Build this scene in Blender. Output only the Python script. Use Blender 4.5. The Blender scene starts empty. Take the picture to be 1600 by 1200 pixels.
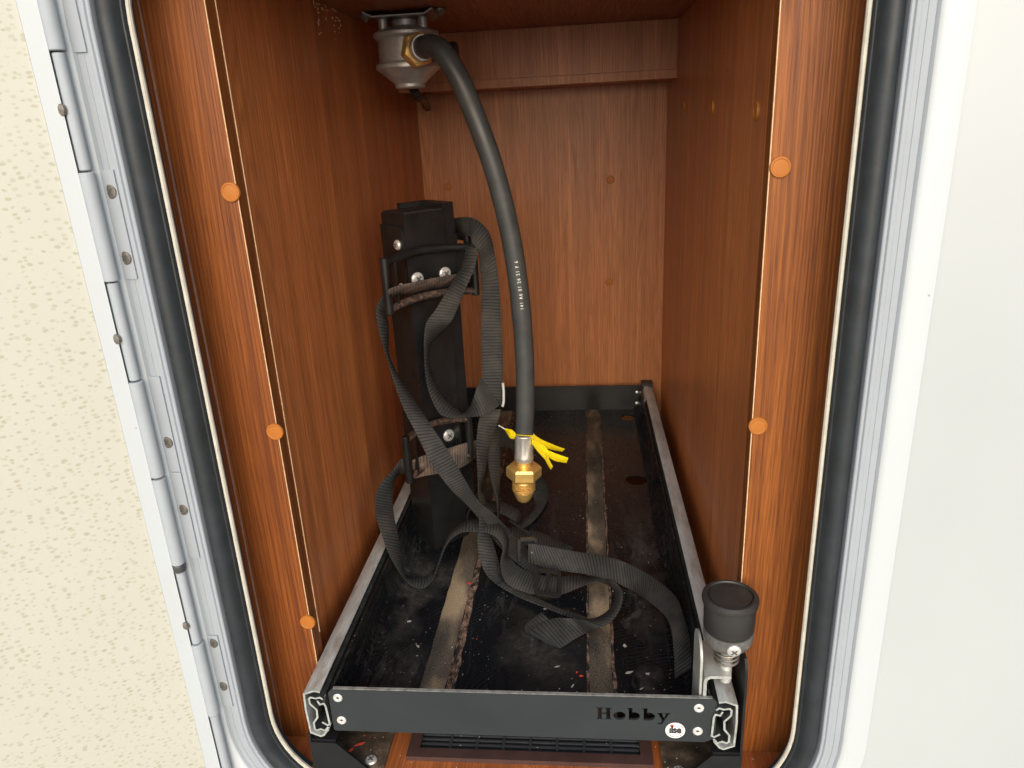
import bpy, bmesh, math, random
from mathutils import Vector, Matrix
random.seed(7)
S = bpy.context.scene
COL = S.collection
V = Vector
PI = math.pi

# ------------------------------------------------------------------ camera, sky, sun, exposure
cam_d = bpy.data.cameras.new('camera')
cam = bpy.data.objects.new('camera', cam_d)
COL.objects.link(cam)
CR = ((0.9950335, 0.0870569, -0.04826424), (0.01592355, 0.33941242, 0.94050287), (-0.09825875, 0.9366004, -0.33634047))
cam.matrix_world = Matrix(((CR[0][0], CR[1][0], -CR[2][0], 0.06144),
                           (CR[0][1], CR[1][1], -CR[2][1], -0.48921),
                           (CR[0][2], CR[1][2], -CR[2][2], 0.50028),
                           (0, 0, 0, 1)))
cam_d.sensor_width = 36.0
cam_d.lens = 36.0 * 1139.617 / 1600
cam_d.clip_start = 0.01
cam_d.clip_end = 500
S.camera = cam
S.render.resolution_x, S.render.resolution_y = 1024, 768

SUN_ELEV, SUN_AZ = math.radians(21), math.radians(176)
w = bpy.data.worlds.new('World')
S.world = w
w.use_nodes = True
wn = w.node_tree.nodes
sky = wn.new('ShaderNodeTexSky')
sky.sky_type = 'NISHITA'
sky.sun_disc = False
sky.sun_elevation = SUN_ELEV
sky.sun_rotation = SUN_AZ
sky.air_density = 1.0
sky.dust_density = 4.0
sky.ozone_density = 1.0
w.node_tree.links.new(sky.outputs[0], wn['Background'].inputs[0])
wn['Background'].inputs[1].default_value = 0.08
sd = bpy.data.lights.new('sun', 'SUN')
sd.energy = 2.2
sd.angle = math.radians(88)
sd.color = (0.955, 0.985, 1.0)
sun = bpy.data.objects.new('sun', sd)
COL.objects.link(sun)
sdir = V((math.sin(SUN_AZ) * math.cos(SUN_ELEV), math.cos(SUN_AZ) * math.cos(SUN_ELEV), math.sin(SUN_ELEV)))
sun.rotation_euler = (-sdir).to_track_quat('-Z', 'Y').to_euler()
S.view_settings.view_transform = 'Standard'
S.view_settings.look = 'None'
S.view_settings.exposure = 0.84
S.view_settings.gamma = 1.0
S.cycles.max_bounces = 8
S.cycles.diffuse_bounces = 5
S.cycles.use_denoising = True

# ------------------------------------------------------------------ material helpers
class NT:
    def __init__(s, name):
        s.m = bpy.data.materials.new(name)
        s.m.use_nodes = True
        s.t = s.m.node_tree
        s.b = s.t.nodes['Principled BSDF']
    def n(s, typ, **kw):
        nd = s.t.nodes.new(typ)
        for k, v in kw.items():
            if isinstance(k, str) and hasattr(nd, k):
                setattr(nd, k, v)
        return nd
    def l(s, a, b):
        s.t.links.new(a, b)
    def coord(s, out='Object', scale=(1, 1, 1), rot=(0, 0, 0)):
        c = s.n('ShaderNodeTexCoord')
        mp = s.n('ShaderNodeMapping')
        mp.inputs['Scale'].default_value = scale
        mp.inputs['Rotation'].default_value = rot
        s.l(c.outputs[out], mp.inputs[0])
        return mp.outputs[0]
    def noise(s, vec, scale, detail=3, rough=.5, dist=0.0):
        nd = s.n('ShaderNodeTexNoise')
        nd.inputs['Scale'].default_value = scale
        nd.inputs['Detail'].default_value = detail
        nd.inputs['Roughness'].default_value = rough
        nd.inputs['Distortion'].default_value = dist
        s.l(vec, nd.inputs['Vector'])
        return nd.outputs['Fac']
    def math(s, op, a, b=None, c=None, clamp=False):
        nd = s.n('ShaderNodeMath', operation=op)
        nd.use_clamp = clamp
        for i, x in enumerate((a, b, c)):
            if x is None:
                continue
            if isinstance(x, (int, float)):
                nd.inputs[i].default_value = x
            else:
                s.l(x, nd.inputs[i])
        return nd.outputs[0]
    def ramp(s, fac, stops, interp='LINEAR'):
        nd = s.n('ShaderNodeValToRGB')
        cr = nd.color_ramp
        cr.interpolation = interp
        while len(cr.elements) > 1:
            cr.elements.remove(cr.elements[-1])
        for i, (p, c) in enumerate(stops):
            e = cr.elements[0] if i == 0 else cr.elements.new(p)
            e.position = p
            if isinstance(c, (int, float)):
                c = (c, c, c)
            e.color = (*c, 1)
        s.l(fac, nd.inputs[0])
        return nd.outputs[0]
    def mix(s, fac, a, b, blend='MIX'):
        nd = s.n('ShaderNodeMix', data_type='RGBA', blend_type=blend)
        for sock, x in ((nd.inputs[0], fac), (nd.inputs[6], a), (nd.inputs[7], b)):
            if isinstance(x, (int, float)):
                sock.default_value = x
            elif isinstance(x, tuple):
                sock.default_value = (*x, 1)
            else:
                s.l(x, sock)
        return nd.outputs[2]
    def bump(s, h, strength=.3, dist=.001):
        nd = s.n('ShaderNodeBump')
        nd.inputs['Strength'].default_value = strength
        nd.inputs['Distance'].default_value = dist
        s.l(h, nd.inputs['Height'])
        s.l(nd.outputs[0], s.b.inputs['Normal'])
    def set(s, color=None, rough=None, metal=None, spec=None, coat=None):
        for key, x in (('Base Color', color), ('Roughness', rough), ('Metallic', metal), ('Specular IOR Level', spec), ('Coat Weight', coat)):
            if x is None:
                continue
            sock = s.b.inputs[key]
            if isinstance(x, (int, float)):
                sock.default_value = x
            elif isinstance(x, tuple):
                sock.default_value = (*x, 1)
            else:
                s.l(x, sock)
        return s.m

def plain(name, color, rough=.5, metal=0.0, spec=.5, var=.12, scale=60, bump=0.0, bscale=300):
    t = NT(name)
    v = t.coord()
    f = t.noise(v, scale, 4, .6)
    lo = tuple(c * (1 - var) for c in color)
    hi = tuple(min(1, c * (1 + var)) for c in color)
    t.set(t.ramp(f, [(.3, lo), (.7, hi)]), t.ramp(t.noise(v, scale * .6, 3), [(.3, max(0, rough - .07)), (.7, min(1, rough + .07))]), metal, spec)
    if bump:
        t.bump(t.noise(v, bscale, 3), bump, .0006)
    return t.m

def wood(name, dark, mid, light, contour=.5, off=(0, 0, 0), axis='z', rough=.42, bw=.25, plank=9.0, freq=300, lf=2300, tone=.35):
    t = NT(name)
    c = t.n('ShaderNodeTexCoord')
    mp0 = t.n('ShaderNodeMapping')
    mp0.inputs['Location'].default_value = off
    if axis == 'x':
        mp0.inputs['Rotation'].default_value = (0, PI / 2, 0)
    elif axis == 'y':
        mp0.inputs['Rotation'].default_value = (PI / 2, 0, 0)
    t.l(c.outputs['Object'], mp0.inputs[0])
    def sc(a, b):
        mp = t.n('ShaderNodeMapping')
        mp.inputs['Scale'].default_value = (a, a, b)
        t.l(mp0.outputs[0], mp.inputs[0])
        return mp.outputs[0]
    field = t.noise(sc(1, .075), 13, 1.5, .4, .15)
    dt = t.n('ShaderNodeVectorMath', operation='DOT_PRODUCT'); t.l(mp0.outputs[0], dt.inputs[0]); dt.inputs[1].default_value = (1, 1, 0)
    lines = t.math('SINE', t.math('MULTIPLY_ADD', dt.outputs['Value'], lf, t.math('MULTIPLY', field, freq)))
    lines = t.ramp(t.math('MULTIPLY_ADD', lines, .5, .5), [(.0, 0.0), (.45, .8), (1, 1)])
    band = t.ramp(t.math('MULTIPLY_ADD', t.math('SINE', t.math('MULTIPLY_ADD', dt.outputs['Value'], 330, t.math('MULTIPLY', field, 75))), .5, .5), [(.86, 0.0), (.97, 1.0)])
    band = t.math('MULTIPLY', band, t.ramp(t.noise(sc(1, .03), 30, 2), [(.42, 0.0), (.6, 1.0)]))
    fine = t.noise(sc(1, .010), 520, 3, .6)
    pores = t.noise(sc(1, .022), 1100, 2, .5)
    broad = t.noise(sc(1, .03), plank, 2, .5)
    col = t.ramp(broad, [(.3, mid), (.5, tuple((a + b) / 2 for a, b in zip(mid, light))), (.72, light)])
    col = t.mix(t.math('MULTIPLY', band, contour * .75), col, dark)
    col = t.mix(t.math('MULTIPLY', t.ramp(t.noise(sc(1, .006), 42, 2, .6), [(.40, 1.0), (.60, 0.0)]), tone), col, dark)
    col = t.mix(t.math('MULTIPLY', t.math('SUBTRACT', 1.0, lines), t.math('MULTIPLY', contour, t.ramp(t.noise(sc(1, .04), 60, 2), [(.3, .35), (.65, 1.0)]))), col, dark)
    col = t.mix(t.ramp(fine, [(.40, .55), (.60, 0.0)]), col, dark)
    col = t.mix(t.ramp(pores, [(.36, .45), (.48, 0.0)]), col, tuple(x * .6 for x in dark))
    t.set(col, t.ramp(pores, [(.3, rough + .12), (.6, rough)]), 0, .32)
    h = t.math('ADD', t.math('MULTIPLY', lines, contour * .6), t.math('ADD', t.math('MULTIPLY', fine, .5), pores))
    t.bump(h, bw, .0006)
    return t.m

M = {}
M['wood_stile'] = wood('wood_stile', (.095, .023, .0055), (.245, .070, .0125), (.31, .096, .017), .62, (.31, 0, 0), 'z', .46, .35, 9, 230, 1500, .25)
M['wood_stile_r'] = wood('wood_stile_r', (.095, .024, .0055), (.25, .074, .0125), (.32, .101, .0175), .60, (1.7, 0, .4), 'z', .46, .35, 9, 240, 1300, .25)
M['wood_side'] = wood('wood_side', (.26, .080, .026), (.60, .190, .058), (.70, .245, .08), .36, (0, .4, .2), 'z', .33, .15, 14, 260, 900, .45)  # side and back panels: stile laminate, colour lightened to stand in for light
M['wood_side_r'] = wood('wood_side_r', (.27, .086, .028), (.62, .200, .062), (.72, .258, .086), .34, (0, 2.1, .7), 'z', .30, .15, 14, 260, 900, .45)
M['wood_back'] = wood('wood_back', (.29, .108, .042), (.51, .192, .075), (.60, .25, .10), .42, (3.3, 0, .1), 'z', .34, .12, 16, 250, 420, .45)
M['wood_floor'] = wood('wood_floor', (.18, .048, .013), (.36, .10, .026), (.48, .15, .042), .35, (.2, .9, .1), 'y', .5, .25, 12)
M['wood_ceiling'] = wood('wood_ceiling', (.17, .055, .022), (.32, .105, .04), (.40, .13, .05), .2, (1, .2, .3), 'y', .40, .12, 9)
M['raw_edge'] = plain('raw_edge', (.66, .43, .24), .8, var=.2, scale=200)
M['sealant'] = plain('sealant', (.27, .15, .11), .5, var=.3, scale=40)
M['cap'] = plain('screw_cap_plastic', (.38, .130, .022), .5, spec=.3, var=.06)
M['trim'] = plain('trim_foam', (.47, .445, .375), .8, var=.14, scale=90, bump=.4)
M['seal'] = plain('seal_rubber', (.017, .021, .025), .55, spec=.5, var=.3, scale=50, bump=.15)
M['alu'] = plain('frame_alu', (.305, .332, .365), .6, spec=.3, var=.03, scale=30)
M['alu_right'] = M['alu']
t = NT('frame_flange'); v = t.coord()
fb = t.ramp(t.noise(v, 14, 4, .6), [(.35, (.475, .51, .535)), (.62, (.475, .508, .525)), (.85, (.44, .46, .45))])
fs = t.n('ShaderNodeTexVoronoi'); fs.inputs['Scale'].default_value = 75; t.l(v, fs.inputs['Vector'])
fsp = t.math('MULTIPLY', t.ramp(fs.outputs['Distance'], [(.04, .8), (.08, 0.0)]), t.ramp(t.noise(v, 15, 2), [(.55, 0.0), (.6, 1.0)]))
M['flange'] = t.set(t.mix(fsp, fb, (.24, .22, .18)), .45, 0, .4)
M['groove'] = plain('groove_grey', (.25, .27, .28), .6)
M['knuckle'] = plain('knuckle_alu', (.33, .36, .392), .6, spec=.3, var=.03)
M['pin'] = plain('hinge_pin', (.07, .07, .07), .45, .3)
M['steel'] = plain('bright_screw', (.70, .69, .66), .34, .55, var=.1, scale=300)
M['old_steel'] = plain('dull_screw', (.24, .215, .19), .45, .7, var=.35, scale=400)
M['rivet'] = plain('aluminium_rivet', (.78, .77, .74), .45, .6, var=.06, scale=300)
M['rivet_core'] = plain('rivet_core', (.16, .15, .13), .5, .6)
M['black_paint'] = plain('black_powder_coat', (.008, .0085, .0095), .38, spec=.45, var=.3, scale=70, bump=.08, bscale=700)
M['post_black'] = plain('post_black', (.0105, .0105, .011), .33, spec=.4, var=.35, scale=40, bump=.1, bscale=600)
M['front_plate'] = plain('front_plate_grey', (.019, .0235, .0265), .5, spec=.5, var=.10, scale=25, bump=.06, bscale=900)
M['plate_edge'] = plain('worn_edge', (.25, .25, .24), .5, .3, var=.4, scale=150)
M['brass'] = plain('brass', (.84, .56, .19), .36, 0.7, var=.10, scale=90)
M['ferrule'] = plain('crimp_steel', (.80, .79, .76), .42, 0.8, var=.1, scale=100)
M['vent'] = plain('vent_brown', (.058, .03, .026), .42, var=.15)
M['vent_dark'] = plain('vent_slat_black', (.040, .042, .047), .5)
M['edge_highlight'] = plain('painted_edge_highlight', (.075, .075, .077), .35, .2, var=.5, scale=90)  # highlight painted onto the bevelled edges of the black post and plates
M['grease'] = plain('greased_rail', (.045, .05, .05), .4, .3, var=.4, scale=120)
M['knob_base'] = plain('knob_base_grey', (.13, .128, .12), .5, .2, var=.35, scale=130, bump=.3)
M['plastic'] = plain('black_plastic', (.016, .016, .017), .42, var=.15, bump=.08)
M['cast'] = plain('cast_zinc', (.46, .455, .44), .42, .5, var=.2, scale=60, bump=.25, bscale=260)
M['knob_cap'] = plain('knob_cap', (.024, .023, .022), .5, var=.25, scale=60, bump=.1)
M['zinc_plate'] = plain('zinc_plate', (.42, .43, .40), .42, .3, var=.2, scale=70, bump=.1)
M['white_print'] = plain('white_print', (.75, .75, .72), .6, var=.03)
M['sticker'] = plain('sticker_white', (.78, .77, .74), .4, var=.03)
M['red_print'] = plain('red_print', (.75, .06, .05), .5, var=.03)
M['black_print'] = plain('black_print', (.03, .03, .035), .5, var=.03)
M['chip_white'] = plain('chip_white', (.42, .40, .36), .7, var=.2, scale=200)
M['chip_red'] = plain('chip_red', (.65, .07, .04), .5, var=.2)
M['ground'] = plain('ground_gravel', (.33, .32, .30), .9, var=.35, scale=25, bump=.4, bscale=60)

t = NT('galvanized'); v = t.coord(scale=(1, .25, 1))
g = t.ramp(t.noise(v, 120, 4, .65), [(.3, (.36, .375, .365)), (.7, (.56, .575, .555))])
g = t.mix(t.ramp(t.noise(v, 46, 5, .7), [(.5, 0.0), (.68, .75)]), g, (.19, .125, .085))
M['galv'] = t.set(g, t.ramp(t.noise(v, 80, 3), [(.3, .36), (.7, .58)]), .15, .5)
t.bump(t.noise(v, 300, 3), .15, .0005)

t = NT('galv_cut_edge'); v = t.coord()
M['galv_edge'] = t.set(t.ramp(t.noise(v, 200, 3), [(.3, (.24, .262, .245)), (.7, (.40, .42, .395))]), .5, .0, .5)

t = NT('rusty_rod'); v = t.coord()
r_ = t.mix(t.ramp(t.noise(v, 210, 5, .7), [(.42, 0.0), (.62, .9)]), (.022, .019, .018), t.ramp(t.noise(v, 520, 3), [(.3, (.06, .032, .022)), (.7, (.22, .125, .085))]))
M['rust_rod'] = t.set(r_, .6, .1, .4)
t.bump(t.noise(v, 420, 3), .5, .0006)

t = NT('door_liner'); v = t.coord()
wob = t.n('ShaderNodeMapping'); t.l(v, wob.inputs[0])
dn = t.n('ShaderNodeTexNoise'); dn.inputs['Scale'].default_value = 260; t.l(v, dn.inputs['Vector'])
va = t.n('ShaderNodeVectorMath', operation='MULTIPLY_ADD'); t.l(dn.outputs['Color'], va.inputs[0]); va.inputs[1].default_value = (.0022, .0022, .0022); t.l(v, va.inputs[2])
mpv = t.n('ShaderNodeMapping'); mpv.inputs['Scale'].default_value = (1.12, 1.12, 1.75); mpv.inputs['Rotation'].default_value = (0, .12, 0); t.l(va.outputs[0], mpv.inputs[0])
vo = t.n('ShaderNodeTexVoronoi'); vo.inputs['Scale'].default_value = 170; vo.inputs['Randomness'].default_value = .72; t.l(mpv.outputs[0], vo.inputs['Vector'])
sep = t.n('ShaderNodeSeparateColor'); t.l(vo.outputs['Color'], sep.inputs[0])
thr = t.math('MULTIPLY_ADD', sep.outputs[0], .16, .30)
spot = t.ramp(t.math('SUBTRACT', thr, vo.outputs['Distance']), [(.0, 0.0), (.16, 1.0)])
spot = t.math('MULTIPLY', spot, t.math('MULTIPLY_ADD', sep.outputs[1], .45, .45))
M['liner'] = t.set(t.mix(spot, t.ramp(t.noise(v, 9, 2), [(.3, (.462, .458, .398)), (.7, (.48, .476, .415))]), (.365, .34, .255)), .5, 0, .4)
t.bump(t.math('SUBTRACT', 1.0, spot), .04, .0006)

t = NT('caravan_skin'); v = t.coord()
base = t.ramp(t.noise(v, 5, 2), [(.3, (.405, .43, .438)), (.7, (.427, .452, .460))])
vo = t.n('ShaderNodeTexVoronoi'); vo.inputs['Scale'].default_value = 55; t.l(v, vo.inputs['Vector'])
sp = t.ramp(vo.outputs['Distance'], [(.0, .9), (.045, 0.0)])
sp = t.math('MULTIPLY', sp, t.ramp(t.noise(v, 18, 2), [(.62, 0.0), (.66, 1.0)]))
M['skin'] = t.set(t.mix(sp, base, (.33, .31, .27)), .38, 0, .5)
t.bump(t.noise(v, 30, 2), .05, .002)

# tray paint: glossy black with smeared dust and scuffs
t = NT('tray_black'); v = t.coord(); vs = t.coord(scale=(1, .12, 1)); va_ = t.coord(scale=(1, .3, 1), rot=(0, 0, .35))
dust = t.ramp(t.noise(vs, 75, 5, .65, .6), [(.56, 0.0), (.80, .12)])
smear = t.math('MULTIPLY', t.ramp(t.noise(v, 11, 3, .5, .5), [(.52, 0.0), (.72, 1.0)]), t.ramp(t.noise(va_, 160, 4, .6, 1.0), [(.50, 0.0), (.70, .30)]))
spk = t.n('ShaderNodeTexVoronoi'); spk.inputs['Scale'].default_value = 210; t.l(v, spk.inputs['Vector'])
spc = t.n('ShaderNodeSeparateColor'); t.l(spk.outputs['Color'], spc.inputs[0])
sv = t.math('MULTIPLY', t.ramp(spk.outputs['Distance'], [(.10, 1.0), (.2, 0.0)]), t.ramp(spc.outputs[0], [(.80, 0.0), (.86, .55)]))
tot = t.math('ADD', t.math('ADD', dust, smear), sv, clamp=True)
wn_ = t.n('ShaderNodeTexNoise'); wn_.inputs['Scale'].default_value = 30; wn_.inputs['Detail'].default_value = 4; t.l(v, wn_.inputs['Vector'])
wv_ = t.n('ShaderNodeVectorMath', operation='MULTIPLY_ADD'); t.l(wn_.outputs['Color'], wv_.inputs[0]); wv_.inputs[1].default_value = (.075, .075, 0); t.l(v, wv_.inputs[2])
def stain(cx, cy, r, sx, amt):
    mp_ = t.n('ShaderNodeMapping'); mp_.inputs['Location'].default_value = (-(cx + .0375) * sx, -(cy + .0375), 0); mp_.inputs['Scale'].default_value = (sx, 1, 0); t.l(wv_.outputs[0], mp_.inputs[0])
    ln_ = t.n('ShaderNodeVectorMath', operation='LENGTH'); t.l(mp_.outputs[0], ln_.inputs[0])
    return t.math('MULTIPLY', t.ramp(t.math('DIVIDE', ln_.outputs['Value'], r), [(.25, 1.0), (1.0, 0.0)]), amt * .6)
for cx, cy, r, sx, amt in ((-.135, .235, .055, 1, .42), (-.115, .075, .04, 1.6, .16), (.018, .112, .045, .8, .24), (.118, .060, .034, 3.2, .30), (.112, .165, .03, 4, .5), (-.135, .17, .07, 4, .22), (.128, .25, .16, 9, .28), (.04, .07, .05, .8, .10)):
    tot = t.math('ADD', tot, t.math('MULTIPLY', stain(cx, cy, r, sx, amt), t.ramp(t.noise(v, 120, 4, .7), [(.35, .25), (.65, 1.0)])), clamp=True)
sw = t.n('ShaderNodeTexWave'); sw.wave_type = 'RINGS'; sw.rings_direction = 'Z'; sw.inputs['Scale'].default_value = 70; sw.inputs['Distortion'].default_value = 7; sw.inputs['Detail'].default_value = 4
mpw = t.n('ShaderNodeMapping'); mpw.inputs['Location'].default_value = (-.18, .12, 0); t.l(v, mpw.inputs[0]); t.l(mpw.outputs[0], sw.inputs['Vector'])
arcs = t.math('MULTIPLY', t.ramp(sw.outputs['Fac'], [(.70, 0.0), (1.0, .045)]), t.ramp(t.noise(v, 16, 2), [(.46, 0.0), (.6, 1.0)]))
tot = t.math('ADD', tot, arcs, clamp=True)
M['tray'] = t.set(t.mix(tot, (.0062, .0076, .0098), (.25, .225, .195)), t.ramp(tot, [(.0, .27), (.35, .7)]), 0, .26)
t.bump(t.noise(v, 260, 3), .05, .0005)

# worn anti-slip strips on the tray
t = NT('grip_strip'); v = t.coord(); vs = t.coord(scale=(1, .35, 1))
grit = t.noise(v, 900, 3, .7)
patch = t.noise(vs, 26, 3, .5)
c0 = t.ramp(grit, [(.3, (.022, .018, .015)), (.5, (.095, .077, .058)), (.72, (.27, .215, .155))])
c1 = t.ramp(grit, [(.3, (.17, .125, .08)), (.7, (.48, .37, .24))])
c2 = t.ramp(grit, [(.35, (.012, .012, .012)), (.7, (.09, .08, .065))])
cc = t.mix(t.ramp(patch, [(.50, 0.0), (.62, 1.0)]), c0, c1)
cc = t.mix(t.ramp(t.noise(vs, 17, 3), [(.52, 0.0), (.62, .9)]), cc, c2)
M['grip'] = t.set(cc, .9, 0, .2)
t.bump(grit, .6, .0008)

t = NT('rusty_edge'); v = t.coord(scale=(1, .5, 1))
M['rust'] = t.set(t.mix(t.ramp(t.noise(v, 150, 4, .7), [(.42, 0.0), (.56, 1.0)]), (.02, .018, .016), t.ramp(t.noise(v, 700, 3), [(.3, (.10, .055, .036)), (.7, (.36, .225, .155))])), .85, 0, .3)
t.bump(t.noise(v, 600, 3), .8, .0008)

t = NT('dirty_base'); v = t.coord()
M['dirty'] = t.set(t.ramp(t.noise(v, 70, 5, .7), [(.3, (.022, .016, .011)), (.55, (.075, .05, .032)), (.75, (.19, .13, .085))]), .85, 0, .3)
t.bump(t.noise(v, 500, 4), .5, .0008)

def webbing(name, c_dark, c_mid, c_dirt, dirt_amt):
    t = NT(name)
    uv = t.n('ShaderNodeTexCoord').outputs['UV']
    sx = t.n('ShaderNodeSeparateXYZ'); t.l(uv, sx.inputs[0])
    wv = t.math('MULTIPLY', sx.outputs[1], 2 * PI / .0037)
    wob = t.math('MULTIPLY', t.noise(t.coord(), 160, 2), 1.2)
    rib = t.math('MULTIPLY_ADD', t.math('SINE', t.math('ADD', wv, wob)), .5, .5)
    rib = t.ramp(rib, [(.0, 0.0), (.28, .8), (1, 1)])
    tw = t.math('SINE', t.math('ADD', t.math('MULTIPLY', sx.outputs[0], 2 * PI * 15), t.math('MULTIPLY', sx.outputs[1], 2 * PI / .0013)))
    tw = t.math('MULTIPLY_ADD', tw, .5, .5)
    h = t.math('MULTIPLY_ADD', tw, .35, rib)
    v = t.coord()
    col = t.mix(t.math('MULTIPLY', rib, t.math('MULTIPLY_ADD', tw, .5, .5)), c_dark, c_mid)
    col = t.mix(t.math('MULTIPLY', t.ramp(t.noise(v, 34, 4, .6), [(.45, 0.0), (.7, 1.0)]), dirt_amt), col, c_dirt)
    t.set(col, .82, 0, .25)
    t.bump(h, .55, .0007)
    return t.m
M['web'] = webbing('webbing_black', (.009, .009, .0095), (.050, .050, .048), (.105, .088, .07), .30)
M['web_dirty'] = webbing('webbing_dirty', (.035, .028, .024), (.13, .105, .088), (.30, .19, .14), .8)

t = NT('hose_rubber'); v = t.coord()
M['hose'] = t.set(t.ramp(t.noise(v, 45, 4, .6), [(.3, (.040, .044, .046)), (.7, (.062, .066, .067))]), t.ramp(t.noise(v, 30, 3), [(.3, .36), (.7, .5)]), 0, .5)
t.bump(t.noise(v, 900, 2), .08, .0004)

t = NT('yellow_tag'); 
uv = t.n('ShaderNodeTexCoord').outputs['UV']
sx = t.n('ShaderNodeSeparateXYZ'); t.l(uv, sx.inputs[0])
mp = t.n('ShaderNodeMapping'); mp.inputs['Scale'].default_value = (6, 900, 1); t.l(uv, mp.inputs[0])
words = t.ramp(t.noise(mp.outputs[0], 1.0, 1), [(.46, 1.0), (.50, 0.0)])
rows = t.ramp(t.math('FRACT', t.math('MULTIPLY', sx.outputs[0], 4.0)), [(.38, 0.0), (.42, 1.0), (.62, 1.0), (.66, 0.0)])
M['yellow'] = t.set(t.mix(t.math('MULTIPLY', t.math('MULTIPLY', words, rows), .75), (.86, .66, .008), (.12, .10, .02)), .38, 0, .5)

# ------------------------------------------------------------------ object helpers
def link(name, me, mat, parent=None):
    o = bpy.data.objects.new(name, me)
    COL.objects.link(o)
    if mat is not None:
        for m_ in (mat if isinstance(mat, (list, tuple)) else [mat]):
            me.materials.append(m_)
    if parent is not None:
        o.parent = parent
        off = V((0, 0, 0))
        q = parent
        while q is not None:
            off += q.location
            q = q.parent
        o.location = -off
    return o

def fin(bm, name, mat, parent=None, sharp=35, bevel=0.0, seg=2, edge_index=0):
    if bevel:
        es = [e for e in bm.edges if len(e.link_faces) == 2 and e.calc_face_angle(0) > math.radians(40)]
        res_ = bmesh.ops.bevel(bm, geom=es, offset=bevel, segments=seg, affect='EDGES', profile=.5, clamp_overlap=True)
        for f in res_['faces']:
            f.material_index = edge_index
    bmesh.ops.recalc_face_normals(bm, faces=bm.faces)
    for f in bm.faces:
        f.smooth = True
    for e in bm.edges:
        if len(e.link_faces) == 2 and e.calc_face_angle(0) > math.radians(sharp):
            e.smooth = False
    me = bpy.data.meshes.new(name)
    bm.to_mesh(me)
    bm.free()
    return link(name, me, mat, parent)

def thing(name, loc, label, cat, group=None):
    o = bpy.data.objects.new(name, None)
    COL.objects.link(o)
    o.empty_display_size = .02
    o.location = loc
    o['label'] = label
    o['category'] = cat
    if group:
        o['group'] = group
    return o

def tag(o, label=None, cat=None, group=None, kind=None):
    for k, x in (('label', label), ('category', cat), ('group', group), ('kind', kind)):
        if x:
            o[k] = x
    return o

def again(src, delta=(0, 0, 0), parent=None):
    c = src.copy()
    COL.objects.link(c)
    if parent is not None:
        c.parent = parent
    c.location = src.location + V(delta)
    for ch in list(src.children):
        again(ch, (0, 0, 0), c)
    return c

def box(bm, x0, x1, y0, y1, z0, z1, mi=0):
    vs = [bm.verts.new((x, y, z)) for x in (x0, x1) for y in (y0, y1) for z in (z0, z1)]
    for q in ((0, 1, 3, 2), (4, 6, 7, 5), (0, 4, 5, 1), (2, 3, 7, 6), (0, 2, 6, 4), (1, 5, 7, 3)):
        f = bm.faces.new([vs[i] for i in q])
        f.material_index = mi

def obox(name, mat, parent, x0, x1, y0, y1, z0, z1, bevel=.0008, seg=2):
    bm = bmesh.new()
    box(bm, x0, x1, y0, y1, z0, z1)
    return fin(bm, name, mat, parent, bevel=bevel, seg=seg)

def prism(bm, pts, a, b):
    """polygon pts (3D) extruded from offset a to offset b (vectors)"""
    lo = [bm.verts.new(V(q) + V(a)) for q in pts]
    hi = [bm.verts.new(V(q) + V(b)) for q in pts]
    n = len(pts)
    bm.faces.new(lo)
    bm.faces.new(hi[::-1])
    for i in range(n):
        bm.faces.new((lo[i], lo[(i + 1) % n], hi[(i + 1) % n], hi[i]))

def frame_of(d):
    d = V(d).normalized()
    a = V((0, 0, 1)) if abs(d.z) < .9 else V((1, 0, 0))
    u = d.cross(a).normalized()
    return d, u, d.cross(u).normalized()

def lathe(bm, c, d, prof, n=24, closed=True, phase=0.0):
    """prof: list of (radius, distance along d)"""
    d, u, w_ = frame_of(d)
    c = V(c)
    rings = []
    for r, h in prof:
        if r < 1e-6:
            rings.append([bm.verts.new(c + d * h)])
        else:
            rings.append([bm.verts.new(c + d * h + (u * math.cos(2 * PI * i / n + phase) + w_ * math.sin(2 * PI * i / n + phase)) * r) for i in range(n)])
    for A, B in zip(rings, rings[1:]):
        for i in range(n):
            j = (i + 1) % n
            if len(A) == 1 and len(B) == 1:
                continue
            if len(A) == 1:
                bm.faces.new((A[0], B[i], B[j]))
            elif len(B) == 1:
                bm.faces.new((A[i], A[j], B[0]))
            else:
                bm.faces.new((A[i], A[j], B[j], B[i]))
    if closed:
        if len(rings[0]) > 1:
            bm.faces.new(rings[0])
        if len(rings[-1]) > 1:
            bm.faces.new(rings[-1])

def catmull(pts, n):
    pts = [V(q) for q in pts]
    P = [pts[0] * 2 - pts[1]] + pts + [pts[-1] * 2 - pts[-2]]
    out = []
    for i in range(1, len(P) - 2):
        p0, p1, p2, p3 = P[i - 1:i + 3]
        for k in range(n):
            s = k / n
            out.append(.5 * ((2 * p1) + (p2 - p0) * s + (2 * p0 - 5 * p1 + 4 * p2 - p3) * s * s + (3 * p1 - p0 - 3 * p2 + p3) * s ** 3))
    out.append(pts[-1])
    return out

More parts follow.
